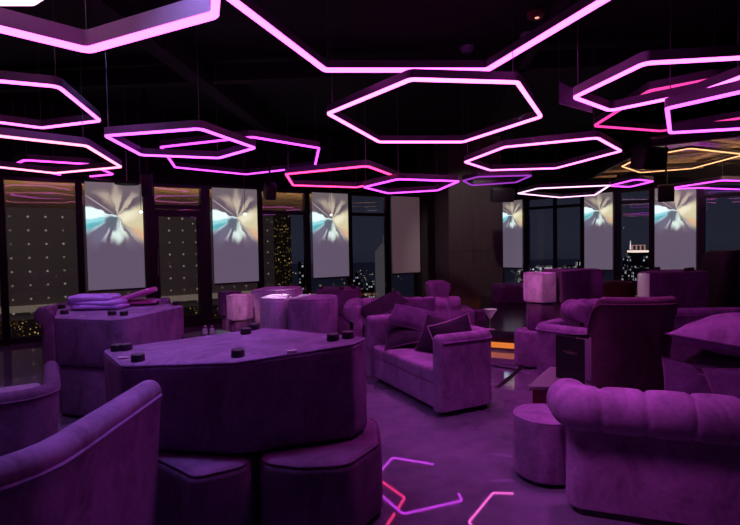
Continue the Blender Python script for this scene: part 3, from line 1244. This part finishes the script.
def tub(name, label, cat, loc, rz, Lx_, D_, h, t=.11, rc=.2, seat=.42, flare=0., mat='velvet', seat_mat=None, group=None, feet=True, ends=.05, h_end=None, fexp=1.6):
    """sofa or tub chair: back and arms in one run; front is -y"""
    root = thing(name, label, cat, loc, rz, group)
    path = U(Lx_ - 2 * 0, D_, rc)
    tot = sum(math.dist(path[i], path[i + 1]) for i in range(len(path) - 1))

    def hh(s):
        if h_end is None:
            return h
        q = min(s, tot - s) / (tot / 2)
        q = min(1, max(0, (q - .34) / .34))
        return h_end + (h - h_end) * (3 * q * q - 2 * q ** 3)

    def prof(s):
        H_ = hh(s)
        o = [(0, .05), (0, H_ * .3), (0, H_ * .6), (0, H_ - t / 2 - .02)]
        for i in range(9):
            a = PI * i / 8
            o.append((-t / 2 + t / 2 * math.cos(a), H_ - t / 2 + t / 2 * math.sin(a)))
        o += [(-t, H_ - t / 2 - .02), (-t, H_ * .5), (-t, .05)]
        return [(n + flare * (z / h) ** fexp, z) for n, z in o]
    body = obj('back_and_arms', MB().sweep(path, prof, ends), mat, root, world=False, smooth=50)
    pts = []
    n = len(path)
    acc = 0
    for i, p in enumerate(path):
        a, b = path[max(i - 1, 0)], path[min(i + 1, n - 1)]
        tt = Vector((b[0] - a[0], b[1] - a[1])).normalized()
        if i:
            acc += math.dist(p, path[i - 1])
        H_ = hh(acc)
        z = (H_ - t / 2 - .01)
        f = flare * (z / h) ** fexp + .003
        pts.append((p[0] - tt.y * f, p[1] + tt.x * f, z))
    obj('piping', MB().tube(pts, .0075, 6), 'piping' if mat == 'velvet' else mat, body, world=False)
    x, y = Lx_ / 2 - t * .9, D_ / 2 - t * .9
    yf = -D_ / 2 - .01
    sp_ = [(-x, yf), (x, yf), (x, y), (-x, y)]
    obj('seat_base', MB().puff(sp_, .05, seat - .13, .04, .01, .015), mat, root, world=False)
    obj('seat_cushion', MB().puff([(-x + .01, yf - .015), (x - .01, yf - .015), (x - .01, y), (-x + .01, y)], seat - .13, seat, .06, .02, .04, .02), seat_mat or mat, root, world=False, smooth=50)
    if feet:
        for sx in (-1, 1):
            for sy in (-1, 1):
                obj('foot', MB().lathe([(.022, 0), (.028, .06), (0, .06)], (sx * (Lx_ / 2 - .09), sy * (D_ / 2 - .09), 0), 10), 'feet', root, world=False)
    return root


def chesterfield(name, label, pts, h, seat_poly, mat='velvet', rc=.12, RR=.115, pleat=.21, phase=.1, group=None, buttons=True, seat=.42, thick=.16, cat='sofa'):
    root = thing(name, label, cat, (pts[0][0], pts[0][1], 0), 0, group)
    path = resample(fillet(pts, rc, 8, closed=False), .014)

    def g(s):
        d = (s - phase) % pleat
        d = min(d, pleat - d)
        return math.exp(-(d / .011) ** 2), d

    def prof(s):
        pl_, d = g(s)
        puffy = .005 * math.sin(min(d / (pleat / 2), 1) * PI / 2)
        rr = RR * (1 - .12 * pl_) + puffy
        zc = h - RR
        cn_ = -.015
        o = [(0, .045), (0, .20), (0, .36), (0, zc - RR * .86)]
        for i in range(19):
            a = R_(-118 + 325 * i / 18)
            # outwards (n>0) first, over the top, then inside
            k_ = 1 if i < 2 or i > 17 else rr / RR
            o.append((cn_ + RR * k_ * math.cos(a), zc + RR * k_ * math.sin(a)))
        o += [(-thick + .015 * (1 - pl_), zc - RR * .8), (-thick + .01 * (1 - pl_), seat), (-thick, .05)]
        return o
    body = obj('rolled_back', MB().sweep(path, prof, .045), mat, root, smooth=60)
    # piping where the roll meets the outer panel
    n = len(path)
    bs = MB()
    pp = []
    acc = 0
    for i, p in enumerate(path):
        a, b = path[max(i - 1, 0)], path[min(i + 1, n - 1)]
        t = Vector((b[0] - a[0], b[1] - a[1])).normalized()
        N = Vector((-t.y, t.x))
        if i:
            acc += math.dist(p, path[i - 1])
        pp.append((p[0] - N.x * .02, p[1] - N.y * .02))
        if buttons and i and ((acc - phase) % pleat) < .0145:
            for zz, nn_ in ((h - RR * 1.0, RR + .0 - .02 - RR * .16), (seat + .07, thick - .02)):
                bs.lathe([(0, -.012), (.014, -.006), (.014, .006), (0, .012)], (p[0] - N.x * nn_, p[1] - N.y * nn_, zz), 8)
    if buttons and bs.v:
        obj('buttons', bs, mat, body)
    obj('plinth', MB().sweep(pp[::6] + [pp[-1]], lambda s: [(0, 0), (0, .05), (-.10, .05), (-.10, 0)]), 'feet', root)
    obj('seat_base', MB().puff(seat_poly, .05, seat - .13, .04, .01, .015), mat, root)
    obj('seat_cushion', MB().puff(seat_poly, seat - .13, seat, .06, .02, .045, .02), mat, root, smooth=50)
    return root


def cushion(label, loc, rot, w, h, t, mat='cushion', group='loose cushions', tip=True, pipe='velvet_dark'):
    root = thing('cushion', label, 'cushion', loc, 0, group)
    root.rotation_euler = rot
    N = 16
    mb = MB()

    def pt(i, j, sg):
        u, v = -1 + 2 * i / N, -1 + 2 * j / N
        k_ = max(0, (1 - u * u)) ** .55 * max(0, (1 - v * v)) ** .55
        x = w / 2 * u * (1 - .07 * (1 - v * v))
        y = h / 2 * v * (1 - .07 * (1 - u * u))
        wr = .006 * math.sin(7 * u + 3 * v) * math.sin(5 * v - 2 * u) * k_
        return (x, y, sg * (t / 2 * k_ + .002) + wr)
    for sg in (1, -1):
        vs = [pt(i, j, sg) for i in range(N + 1) for j in range(N + 1)]
        fs = []
        for i in range(N):
            for j in range(N):
                a = i * (N + 1) + j
                f = (a, a + N + 1, a + N + 2, a + 1)
                fs.append(f if sg > 0 else f[::-1])
        mb.add(vs, fs)
    body = obj('cushion_cover', mb, mat, root, world=False, smooth=60)
    edge = [pt(i, 0, 0) for i in range(N)] + [pt(N, j, 0) for j in range(N)] + [pt(N - i, N, 0) for i in range(N)] + [pt(0, N - j, 0) for j in range(N)]
    obj('piping', MB().tube(edge, .006, 6, closed=True), pipe, body, world=False)
    return root


# ------------------------------------------------------------------ foreground stack (left of centre)
tp = [((125, 365), .88), ((235, 364), .90), ((349, 342), .965), ((364, 336), .97), ((266, 329), .93), ((106, 348), .88)]
tw_ = [P(p[0], p[1], z) for p, z in tp]
_c = sum(tw_, Vector()) / 6
tw_ = [Vector((_c.x + (p.x - _c.x) * 1.035, _c.y + (p.y - _c.y) * 1.035, p.z)) for p in tw_]
import numpy as np
Aq = np.array([[p.x, p.y, 1] for p in tw_])
cf = np.linalg.lstsq(Aq, np.array([p.z for p in tw_]), rcond=None)[0]
ZB, ZT = .415, .92


def zslope(x, y, z):
    """the upturned block leans a little on the poufs under it"""
    return z + (cf[0] * x + cf[1] * y + cf[2] - ZT) * max(0, (z - ZB) / (ZT - ZB))


fp = [(117, 347, .9), (126, 347, .9), (138, 360, .89), (238, 359.5, .9), (333, 339, .96), (348, 336, .97), (246, 335, .92), (254, 330.5, .925)]
ft_ = [(lambda q: (q.x, q.y))(P(x, y, z)) for x, y, z in fp]
t1, t2 = P(292, 352, .935), P(123, 358, .885)
pouf('ottoman', 'big hexagonal purple ottoman lying upside down, feet up, nearest the camera', [(p.x, p.y) for p in tw_], ZB, ZT, 'velvet', .055, .03, .05, .0,
     feet=ft_, feet_up=True, cat='ottoman', group='upturned ottomans', zf=zslope, tags=((t1.x, t1.y, .3), (t2.x, t2.y, 0)))
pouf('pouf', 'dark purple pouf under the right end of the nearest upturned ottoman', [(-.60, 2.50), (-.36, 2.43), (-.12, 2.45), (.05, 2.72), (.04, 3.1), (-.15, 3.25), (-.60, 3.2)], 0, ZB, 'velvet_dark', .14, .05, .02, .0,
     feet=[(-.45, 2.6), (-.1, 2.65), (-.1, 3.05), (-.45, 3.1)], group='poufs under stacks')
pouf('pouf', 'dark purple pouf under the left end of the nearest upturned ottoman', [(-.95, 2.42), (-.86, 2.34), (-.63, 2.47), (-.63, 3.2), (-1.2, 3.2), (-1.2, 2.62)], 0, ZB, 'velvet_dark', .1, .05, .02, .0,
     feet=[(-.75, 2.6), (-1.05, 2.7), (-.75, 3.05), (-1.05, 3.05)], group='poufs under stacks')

# tub chair at the lower left
tub('tub_chair', 'large tub chair seen from behind at the lower left corner', 'armchair', (-1.505, 1.88, 0), PI, .86, 1.04, .865, .13, .36, .42, .055, 'velvet', 'velvet_dark')

# back left stack with folded cloths
tpx = [(54, 318), (112, 320), (126, 319), (184, 306), (150, 300), (58, 306)]
w0 = [P(x, y, .9) for x, y in tpx]
fpx = [(62, 308.5), (64.5, 314), (112, 315), (124, 315.5), (155, 304.5), (176, 305)]
f0 = [(lambda q: (q.x, q.y))(P(x, y, .9)) for x, y in fpx]
tg = P(82, 316.5, .9)
pouf('ottoman', 'upturned purple ottoman with folded cloths on it, at the back left', [(p.x, p.y) for p in w0], .47, .9, 'velvet', .07, .03, .05, .0, feet=f0, feet_up=True,
     cat='ottoman', group='upturned ottomans', tags=((tg.x, tg.y, 0),))
cxx = sum(p.x for p in w0) / 6
cyy = sum(p.y for p in w0) / 6
pouf('pouf', 'purple pouf carrying the upturned ottoman with the folded cloths', [(cxx + (p.x - cxx) * .96, cyy + (p.y - cyy) * .96) for p in w0], 0, .47, 'velvet', .1, .05, .02, .0, feet=[(cxx - .4, cyy - .2), (cxx + .3, cyy - .2), (cxx, cyy + .3)], group='poufs under stacks')
# folded cloths
c = P(97, 306, .9)
clo = thing('folded_cloth', 'pile of folded lilac cloths on the back left upturned ottoman', 'cloth', (c.x + .14, c.y - .26, .912))
zz = 0.
for i, (w_, d_, h_, dx, rz) in enumerate(((.50, .34, .04, .04, .08), (.50, .33, .04, .01, -.06), (.43, .31, .055, -.03, .06))):
    m = MB()
    x, y = w_ / 2, d_ / 2
    m.puff([(-x, -y), (x * 1.05, -y * .8), (x, y), (-x * .95, y)], zz, zz + h_, .07, .016, .02, .014, seg=7)
    m.v = [(q_[0] + .010 * math.sin(31 * q_[1] + 9 * i), q_[1] + .012 * math.sin(23 * q_[0] + 5 * i), q_[2] + .007 * math.sin(17 * q_[0] + 4 * i) * math.sin(13 * q_[1] + 2 * i) * (q_[2] > zz + .01)) for q_ in m.v]
    m.rot((0, .02, rz), (dx, 0, 0))
    obj('folded_layer', m, 'towel', clo, world=False, smooth=60)
    zz += h_ - .003
c = P(131, 305, .9)
wd = thing('folded_towel', 'magenta folded cloth propped up beside the pile of lilac cloths', 'cloth', (c.x + .09, c.y + .0, .918))
m = MB()
m.puff([(-.2, -.15), (.17, -.15), (.17, .15), (-.2, .15)], 0, .06, .03, .02, .025)
m.rot((0, -.30, .12), (0, 0, .065))
obj('upper_fold', m, 'pink', wd, world=False, smooth=60)
m = MB()
m.puff([(-.2, -.12), (.19, -.12), (.19, .12), (-.2, .12)], 0, .03, .02, .01, .012)
m.rot((0, 0, .12))
obj('lower_fold', m, 'pink', wd, world=False, smooth=60)

# seats at the left edge
chesterfield('chesterfield_sofa', 'tufted rolled-arm sofa behind the stack with folded cloths', [(-4.12, 6.25), (-4.1, 6.95), (-2.9, 7.1)], .80,
             [(-3.95, 6.3), (-2.95, 6.35), (-2.95, 6.95), (-3.95, 6.85)], group='tufted sofas', phase=.06, pleat=.17)
tub('tub_chair', 'low dark tub chair at the left edge, before the cloth stack', 'armchair', (-2.74, 3.52, 0), R_(-147.3), .84, .95, .585, .10, .22, .42, .02, 'velvet_dark', 'velvet_pale')

# ------------------------------------------------------------------ centre left stacks
SG = 'stacked poufs at the left of centre'
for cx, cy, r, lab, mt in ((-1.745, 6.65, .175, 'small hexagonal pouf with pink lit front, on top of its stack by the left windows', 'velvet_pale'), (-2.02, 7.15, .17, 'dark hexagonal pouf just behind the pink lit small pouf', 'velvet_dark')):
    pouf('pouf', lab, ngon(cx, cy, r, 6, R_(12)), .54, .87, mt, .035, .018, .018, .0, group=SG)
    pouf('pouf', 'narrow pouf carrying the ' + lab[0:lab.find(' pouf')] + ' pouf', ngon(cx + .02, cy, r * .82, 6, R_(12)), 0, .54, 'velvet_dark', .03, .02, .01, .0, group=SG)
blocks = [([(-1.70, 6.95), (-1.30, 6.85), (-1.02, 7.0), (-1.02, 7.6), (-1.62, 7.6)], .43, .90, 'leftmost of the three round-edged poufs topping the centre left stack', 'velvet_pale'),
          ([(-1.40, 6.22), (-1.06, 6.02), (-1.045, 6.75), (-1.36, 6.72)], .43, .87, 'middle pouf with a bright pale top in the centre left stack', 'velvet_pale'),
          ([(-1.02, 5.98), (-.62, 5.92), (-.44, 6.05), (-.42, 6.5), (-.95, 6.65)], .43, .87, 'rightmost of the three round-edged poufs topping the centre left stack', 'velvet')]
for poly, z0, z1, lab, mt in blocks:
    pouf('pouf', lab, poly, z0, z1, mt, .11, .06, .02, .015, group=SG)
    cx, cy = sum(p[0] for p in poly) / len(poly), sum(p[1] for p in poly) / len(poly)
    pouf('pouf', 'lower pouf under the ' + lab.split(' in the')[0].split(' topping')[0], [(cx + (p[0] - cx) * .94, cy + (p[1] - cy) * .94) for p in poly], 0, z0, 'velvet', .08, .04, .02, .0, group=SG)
pl_ = [(-.86, 7.75), (-.42, 7.6), (-.16, 7.75), (-.16, 8.3), (-.8, 8.4)]
pouf('ottoman', 'upturned ottoman with feet showing behind the rightmost centre left pouf', pl_, .42, .82, 'velvet_dark', .06, .03, .04, .0, feet=[(-.78, 7.85), (-.45, 7.72), (-.27, 7.82), (-.3, 8.2)], feet_up=True, cat='ottoman', group='upturned ottomans')
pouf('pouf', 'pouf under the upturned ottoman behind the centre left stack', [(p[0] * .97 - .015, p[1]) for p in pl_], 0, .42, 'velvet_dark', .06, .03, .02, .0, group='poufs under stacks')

# little glass holders on a low side table
st = thing('side_table', 'low dark side table behind the nearest upturned ottoman', 'table', (-1.55, 4.68, 0))
obj('table_top', MB().lathe([(0, .665), (.22, .665), (.225, .675), (.22, .69), (0, .69)], seg=28), 'stage', st, world=False)
obj('pedestal', MB().lathe([(.15, 0), (.15, .015), (.03, .03), (.025, .665), (0, .67)]), 'frame', st, world=False)
for x, lab in ((205, 'left'), (212, 'right')):
    p = D(x, 330, 4.68)
    h_ = thing('glass_shaker', 'small glass shaker behind the nearest upturned ottoman, %s one of two' % lab, 'shaker', (p.x, 4.68, .691), 0, 'glass shakers on the low side table')
    obj('glass_body', MB().lathe([(0, 0), (.022, 0), (.024, .01), (.019, .05), (.014, .058), (0, .058)], seg=14), 'paper', h_, world=False)
    obj('shaker_cap', MB().lathe([(.015, .057), (.016, .068), (.01, .078), (0, .08)], seg=14), 'chrome', h_, world=False)

# ------------------------------------------------------------------ main loveseat with cushions
th = R_(-64.4)
ex, ey = Vector((math.cos(th), math.sin(th))), Vector((-math.sin(th), math.cos(th)))
SC = Vector((.56, 5.06))
tub('loveseat', 'purple velvet loveseat piled with dark cushions, in the middle of the floor', 'sofa', (SC.x, SC.y, 0), th, 1.50, .60, .715, .12, .16, .40, .0, 'velvet')


def onsofa(x, y, z):
    q = SC + ex * x + ey * y
    return (q.x, q.y, z)


CG = 'dark cushions on the loveseat'
cushion('purple cushion lying highest on the pile on the loveseat', onsofa(-.38, .05, .70), (R_(28), R_(10), th + .75), .50, .36, .16, 'cushion', CG)
cushion('plum cushion lowest at the left of the pile on the loveseat', onsofa(-.33, -.05, .525), (R_(22), R_(-14), th + .9), .46, .38, .15, 'cushion_dark', CG)
cushion('dark cushion leaning in the middle of the loveseat', onsofa(.14, .07, .575), (R_(62), R_(8), th + .55), .42, .40, .15, 'cushion_dark', CG)
cushion('dark cushion with pale piping standing by the near arm of the loveseat', onsofa(.46, .02, .595), (R_(72), R_(-18), th + 1.0), .40, .40, .14, 'cushion_dark', CG, pipe='velvet_pale')

# tufted sofa behind it
chesterfield('chesterfield_sofa', 'tufted sofa with a rolled arm behind the loveseat', [(-.26, 6.25), (-.26, 6.95), (1.2, 6.95)], .765,
             [(-.12, 6.25), (1.1, 6.25), (1.1, 6.83), (-.12, 6.83)], group='tufted sofas', pleat=.17)
cushion('flat dark cushion lying on the tufted sofa behind the loveseat', (.15, 6.45, .70), (R_(14), R_(-26), .2), .62, .5, .16, 'cushion_dark', 'loose cushions')
cushion('second dark cushion slumped on the tufted sofa behind the loveseat', (.62, 6.62, .60), (R_(55), 0, -.2), .46, .42, .15, 'cushion', 'loose cushions')

# chair seen side-on further back
ch = thing('lounge_chair', 'upright lounge chair facing right, behind the loveseat', 'chair', (1.25, 8.0, 0))
m = MB()
rings = []
for z, x0, x1 in ((.12, -.30, -.06), (.45, -.31, -.06), (.66, -.33, -.05), (.80, -.35, .0), (.87, -.34, .0), (.90, -.28, -.05)):
    rings.append([(p[0], p[1], z) for p in fillet(ccw([(x0, -.32), (x1, -.32), (x1, .32), (x0, .32)]), .06, 4)])
m.loft(rings, True, True, True)
obj('backrest', m, 'velvet', ch, world=False, smooth=50)
obj('seat', MB().puff([(-.05, -.34), (.36, -.34), (.36, .34), (-.05, .34)], .08, .48, .06, .02, .05, .02), 'velvet', ch, world=False)
for x in (-.25, .28):
    for y in (-.27, .27):
        obj('leg', MB().lathe([(.016, 0), (.024, .14), (0, .14)], (x, y, 0), 8), 'feet', ch, world=False)
pouf('footstool', 'small dark footstool in front of the upright lounge chair', [(1.66, 7.85), (1.82, 7.85), (1.82, 8.2), (1.66, 8.2)], 0, .42, 'velvet_dark', .04, .03, .02, .01, cat='stool')

# ------------------------------------------------------------------ platform with orange edge light
pp = [(1.50, 7.02), (2.22, 6.66), (3.5, 7.2), (4.7, 10.4), (2.7, 12.0), (1.95, 9.0)]
m = MB()
m.loft([[(p[0], p[1], z) for p in pp] for z in (.19, .28)], True, True, True)
pf_o = struct('floor_platform', m, 'stage', smooth=0)
ins = inset(ccw(pp), .06)
m = MB()
m.loft([[(p[0], p[1], z) for p in ins] for z in (0, .19)], True, True, True)
obj('riser', m, plain('riser_dark', (.12, .06, .04), .5), pf_o, smooth=0)
ins1 = inset(ccw(pp), .05)
m = MB()
m.loft([[(p[0], p[1], .035) for p in ins1], [(p[0], p[1], .11) for p in ins1], [(p[0], p[1], .11) for p in ins], [(p[0], p[1], .035) for p in ins]], True, closed_v=True)
obj('edge_light', m, 'led_orange', pf_o, smooth=0)
c = D(491, 333, 6.98)
mg = thing('martini_glass', 'clear martini glass standing on the edge of the dark platform', 'glass', (c.x, c.y + .05, .28))
obj('bowl', MB().lathe([(.004, .15), (.095, .285), (.099, .287), (.101, .284), (.006, .143), (0, .142)], seg=28), 'clear', mg, world=False)
obj('stem', MB().lathe([(.006, .006), (.0055, .02), (.005, .143), (.0, .148)], seg=12), 'clear', mg, world=False)
obj('base', MB().lathe([(.0, 0), (.065, 0), (.066, .004), (.012, .012), (0, .013)], seg=28), 'clear', mg, world=False)
obj('rim', MB().tube([(.1 * math.cos(a * PI / 16), .1 * math.sin(a * PI / 16), .286) for a in range(32)], .003, 6, closed=True), 'chrome', mg, world=False)
bch = thing('bench', 'dark purple bench under the narrow roller blind on the platform', 'bench', (3.0, 10.3, .28))
obj('seat', MB().puff([(-.5, -.3), (.55, -.42), (.6, .15), (-.45, .3)], 0, .30, .05, .02, .04, .01), 'velvet_dark', bch, world=False)
obj('cushion_top', MB().puff([(-.48, -.27), (.53, -.39), (.58, .13), (-.43, .27)], .30, .37, .05, .02, .03, .01), 'velvet', bch, world=False)

# dark joint strips in the floor
for a, b, w_ in (((497, 388), (522, 367.5), .05), ((490, 365.5), (520, 370.5), .05)):
    p, q = P(a[0], a[1], .001), P(b[0], b[1], .001)
    d = q - p
    m = MB().box(((p.x + q.x) / 2, (p.y + q.y) / 2, .002), (d.length, w_, .004), math.atan2(d.y, d.x))
    struct('trim_%d' % k, m, 'black')
    k += 1

# ------------------------------------------------------------------ right-hand stacks
HG = 'three-tier pouf stack at the right of centre'
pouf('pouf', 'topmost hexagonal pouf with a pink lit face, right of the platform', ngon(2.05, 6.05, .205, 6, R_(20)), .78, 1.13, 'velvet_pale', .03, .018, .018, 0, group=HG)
pouf('pouf', 'dark middle pouf under the pink lit hexagonal pouf', ngon(2.05, 6.05, .17, 6, R_(20)), .44, .78, 'velvet_dark', .03, .018, .018, 0, group=HG)
pouf('pouf', 'rounded bottom pouf on the floor under the pink lit stack', ngon(1.98, 6.03, .24, 10, R_(20)), 0, .44, 'velvet', .06, .05, .02, 0, group=HG, feet=[(1.8, 6.0), (2.05, 5.95), (1.95, 6.2)])
rowp = [(2.28, 5.98), (2.76, 6.28), (2.93, 6.24), (2.98, 6.6), (2.5, 6.8), (2.25, 6.55)]
pouf('ottoman', 'long dark ottoman block stacked beside the pink lit hexagonal pouf', rowp, .76, 1.14, 'velvet_dark', .03, .02, .02, 0, cat='ottoman')
pouf('ottoman', 'lower ottoman block under the long dark block right of centre', [(2.32, 5.9), (2.75, 6.2), (2.88, 6.28), (2.92, 6.55), (2.5, 6.7), (2.3, 6.5)], 0, .76, 'velvet', .05, .04, .02, 0, cat='ottoman')

# rolled sofa, tub seat and high-backed chair
chesterfield('chesterfield_sofa', 'pink lit tufted sofa between the hexagonal stack and the high-backed chair', [(2.16, 5.18), (2.16, 5.50), (2.78, 5.58)], .86,
             [(2.28, 5.12), (2.74, 5.12), (2.74, 5.44), (2.28, 5.40)], group='tufted sofas', rc=.08, pleat=.13, phase=.03, RR=.10)
th2 = R_(-47)
tub('tub_chair', 'smooth purple tub chair behind the menu', 'armchair', (1.98, 4.74, 0), th2 + PI + 0., .72, .46, .715, .10, .12, .40, .0, 'velvet')
tub('high_back_chair', 'dark wine high-backed chair seen from behind, next to the menu', 'armchair', (1.965, 3.90, 0), PI - .03, .55, .52, 1.09, .085, .16, .45, .075, 'velvet_wine', ends=.04, h_end=.62, fexp=3.)
tub('sofa', 'greyish purple sofa back behind the heap of cushions at the right', 'sofa', (3.66, 5.33, 0), PI, 1.6, .60, .80, .13, .12, .42, .0, 'velvet')
pU = [(3.20, 5.97), (3.29, 5.87), (3.97, 5.85), (4.06, 6.0), (4.1, 6.42), (3.6, 6.42)]
pouf('ottoman', 'upturned ottoman with a pale lit left end in front of the rightmost blind', pU, .60, 1.12, 'velvet_dark', .03, .03, .03, 0, feet=[(3.8, 5.98), (3.92, 6.1), (3.62, 6.3)], feet_up=True, cat='ottoman', group='upturned ottomans')
M['lit_end'] = velvet('lit_end_cloth', (.62, .62, .56), .05, .1)  # pale tint stands in for white light on the end facet
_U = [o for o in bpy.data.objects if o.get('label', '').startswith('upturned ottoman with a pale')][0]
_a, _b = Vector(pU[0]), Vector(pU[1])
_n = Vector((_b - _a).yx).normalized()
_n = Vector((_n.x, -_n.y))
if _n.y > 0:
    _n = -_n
obj('lit_end_face', MB().puff([tuple(_a - _n * .02), tuple(_b - _n * .02), tuple(_b + _n * .012), tuple(_a + _n * .012)], .62, 1.105, .006, .01, .012, seg=2), 'lit_end', _U, label='end facet tinted pale as if lit')
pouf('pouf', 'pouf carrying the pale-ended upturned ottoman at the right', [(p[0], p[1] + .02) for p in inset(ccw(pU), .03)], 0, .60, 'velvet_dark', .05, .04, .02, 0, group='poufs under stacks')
bt = thing('booth_seat', 'black high booth seat at the right edge before the window', 'booth', (5.0, 6.55, 0))
m = MB()
rings = []
for z, s in ((.05, 1.), (.9, 1.), (1.2, .98), (1.30, .92), (1.345, .78)):
    rings.append([(p[0], p[1], z) for p in fillet(ccw([(-.55 * s, -.25), (.75, -.25), (.75, .25), (-.55 * s, .25)]), .1, 5)])
m.loft(rings, True, True, True)
obj('back', m, plain('black_leather', (.012, .009, .012), .6), bt, world=False, smooth=50)
obj('seat', MB().puff([(-.4, -.75), (.75, -.75), (.75, -.25), (-.4, -.25)], .05, .45, .05, .02, .05, .02), 'velvet_dark', bt, world=False)
pouf('stool', 'brown stool in front of the crowned tower window', ngon(3.42, 6.85, .2, 12), 0, .94, 'brown', .05, .06, .02, .02, cat='stool')

# front sofa
rp = [(2.96, 2.04), (1.075, 2.69), (1.11, 2.84)]
chesterfield('chesterfield_sofa', 'nearest magenta lit tufted sofa seen from behind at the lower right', rp, .715,
             [(2.95, 2.27), (1.26, 2.88), (1.36, 3.22), (2.3, 3.2), (2.95, 2.95)], rc=.10, RR=.118, pleat=.212, phase=.15, group='tufted sofas', buttons=False)
RG2 = 'cushions on the nearest tufted sofa'
cushion('large violet cushion on top of the heap on the nearest tufted sofa', (2.36, 3.10, .89), (R_(4), R_(-2), .62), .70, .68, .26, 'velvet', RG2)
cushion('dark flat cushion under the large violet cushion at the right edge', (2.35, 3.08, .695), (R_(1), R_(-3), .66), .70, .68, .24, 'cushion_dark', RG2)
cushion('violet cushion leaning upright under the heap, beside the high-backed chair', (2.03, 3.02, .55), (R_(62), R_(6), -.3), .46, .40, .20, 'cushion', RG2)
cushion('violet cushion poking up behind the sofa back at the lower right edge', (2.16, 2.74, .585), (R_(55), R_(-8), -.35), .46, .44, .22, 'cushion', RG2)
c = P(552, 419, .43)
pouf('pouf', 'round purple pouf at the left end of the nearest tufted sofa', ngon(1.11, 3.17, .205, 16, .1), 0, .405, 'velvet', .1, .025, .02, .01, feet=[(1.02, 3.05), (1.18, 3.05), (1.1, 3.22)])
# side table and menu
st = thing('side_table', 'low side table with a grey top and red side, beside the high-backed chair', 'table', (1.30, 3.72, 0))
tq = [(1.075, 3.44), (1.52, 3.40), (1.56, 3.98), (1.45, 4.02)]
obj('table_top', MB().puff(tq, .475, .50, .015, .004, .004, seg=3), 'tabletop', st)
tb = inset(ccw(tq), .02)
obj('cabinet', MB().puff(tb, .02, .475, .012, .004, .004, seg=2), 'lacquer', st)
mn = thing('menu', 'black menu standing open on the side table', 'menu', (1.36, 3.66, .502))


def leaf(w_, h_, t_, ang, z0=0.):
    return MB().box((w_ / 2, 0, z0 + h_ / 2), (w_, t_, h_)).rot((0, 0, R_(ang)))


obj('front_cover', leaf(.235, .315, .005, -58), 'cover', mn, world=False, smooth=0)
obj('back_cover', leaf(.232, .315, .005, -6), 'cover', mn, world=False, smooth=0)
for a_ in (-38, -34, -21, -17):
    obj('page', leaf(.238, .295, .002, a_, .008), 'paper', mn, world=False, smooth=0)
obj('middle_leaf', leaf(.222, .31, .004, -27), 'cover', mn, world=False, smooth=0)
m = MB()
for i, (x, w_) in enumerate(((-.052, .012), (-.036, .014), (-.018, .016), (0, .012), (.016, .015), (.034, .012), (.05, .012))):
    m.box((.12 + x, -.0035, .205 + .003 * math.sin(i * 1.7)), (w_ * .8, .002, .006))
for w_, z in ((.07, .196), (.03, .215)):
    m.box((.12, -.0035, z), (w_, .002, .0025))
m.rot((0, 0, R_(-58)))
obj('cover_emblem', m, 'gold', mn, world=False, smooth=0, label='small gold mark on the cover')


# ------------------------------------------------------------------ added fill lamps, no fixtures seen, to brighten furniture, panels and soffit
def wash(name, loc, tgt, col, watts, size=.5, spread=150):
    d = bpy.data.lights.new(name, 'AREA')
    d.energy, d.color, d.shape, d.size = watts, col, 'DISK', size
    d.spread = R_(spread)
    o = bpy.data.objects.new(name, d)
    COL.objects.link(o)
    o.location = loc
    o.rotation_euler = (Vector(tgt) - Vector(loc)).to_track_quat('-Z', 'Y').to_euler()


def spot(name, loc, tgt, col, watts, deg=30, blend=.6, rad=.06):
    d = bpy.data.lights.new(name, 'SPOT')
    d.energy, d.color, d.spot_size, d.spot_blend, d.shadow_soft_size = watts, col, R_(deg), blend, rad
    o = bpy.data.objects.new(name, d)
    COL.objects.link(o)
    o.location = loc
    o.rotation_euler = (Vector(tgt) - Vector(loc)).to_track_quat('-Z', 'Y').to_euler()


VIO, MAG, PNK = (.44, .34, 1.0), (1.0, .18, .95), (1.0, .42, .62)
wash('violet_fill', (-1.1, 2.9, 3.8), (-1.1, 2.9, 0), VIO, 18, .3, 105)
wash('violet_fill', (-2.6, 4.9, 3.8), (-2.5, 5.0, 0), VIO, 14, .3, 110)
wash('magenta_fill', (1.2, 3.4, 3.8), (1.25, 3.2, 0), MAG, 17, .3, 105)
wash('magenta_fill', (.8, 5.6, 3.8), (.7, 5.3, 0), MAG, 22, .3, 105)
spot('magenta_fill_spot', (-.2, 1.6, 3.7), (1.25, 2.65, .55), MAG, 260, 22, .8, .35)
spot('white_fill_spot', (-1.35, 8.4, 3.5), (-1.12, 6.5, .86), (1, .88, 1), 900, 15)
spot('pink_fill_spot', (-1.2, 3.6, 3.7), (-1.75, 6.6, .75), PNK, 420, 9)
spot('pink_fill_spot', (.2, 3.4, 3.7), (2.0, 6.0, .98), PNK, 330, 9)
spot('white_fill_spot', (1.8, 6.2, 3.2), (3.2, 6.0, .85), (.9, 1, .9), 400, 9)
spot('white_fill_spot', (1.3, 6.2, 3.7), (1.69, 6.98, .5), (1, .9, 1), 160, 9)
spot('violet_fill_spot', (-1.5, 2.9, 3.7), (-1.08, 2.0, .86), (.34, .2, 1.0), 110, 30, .8, .2)
spot('panel_fill_spot', (2.1, 9.0, 3.8), (2.4, 11.4, 1.9), (1, .88, .85), 130, 50)
spot('soffit_fill_spot', (6.9, 8.4, 1.7), (6.6, 9.2, 3.05), (1, .72, .42), 160, 105)
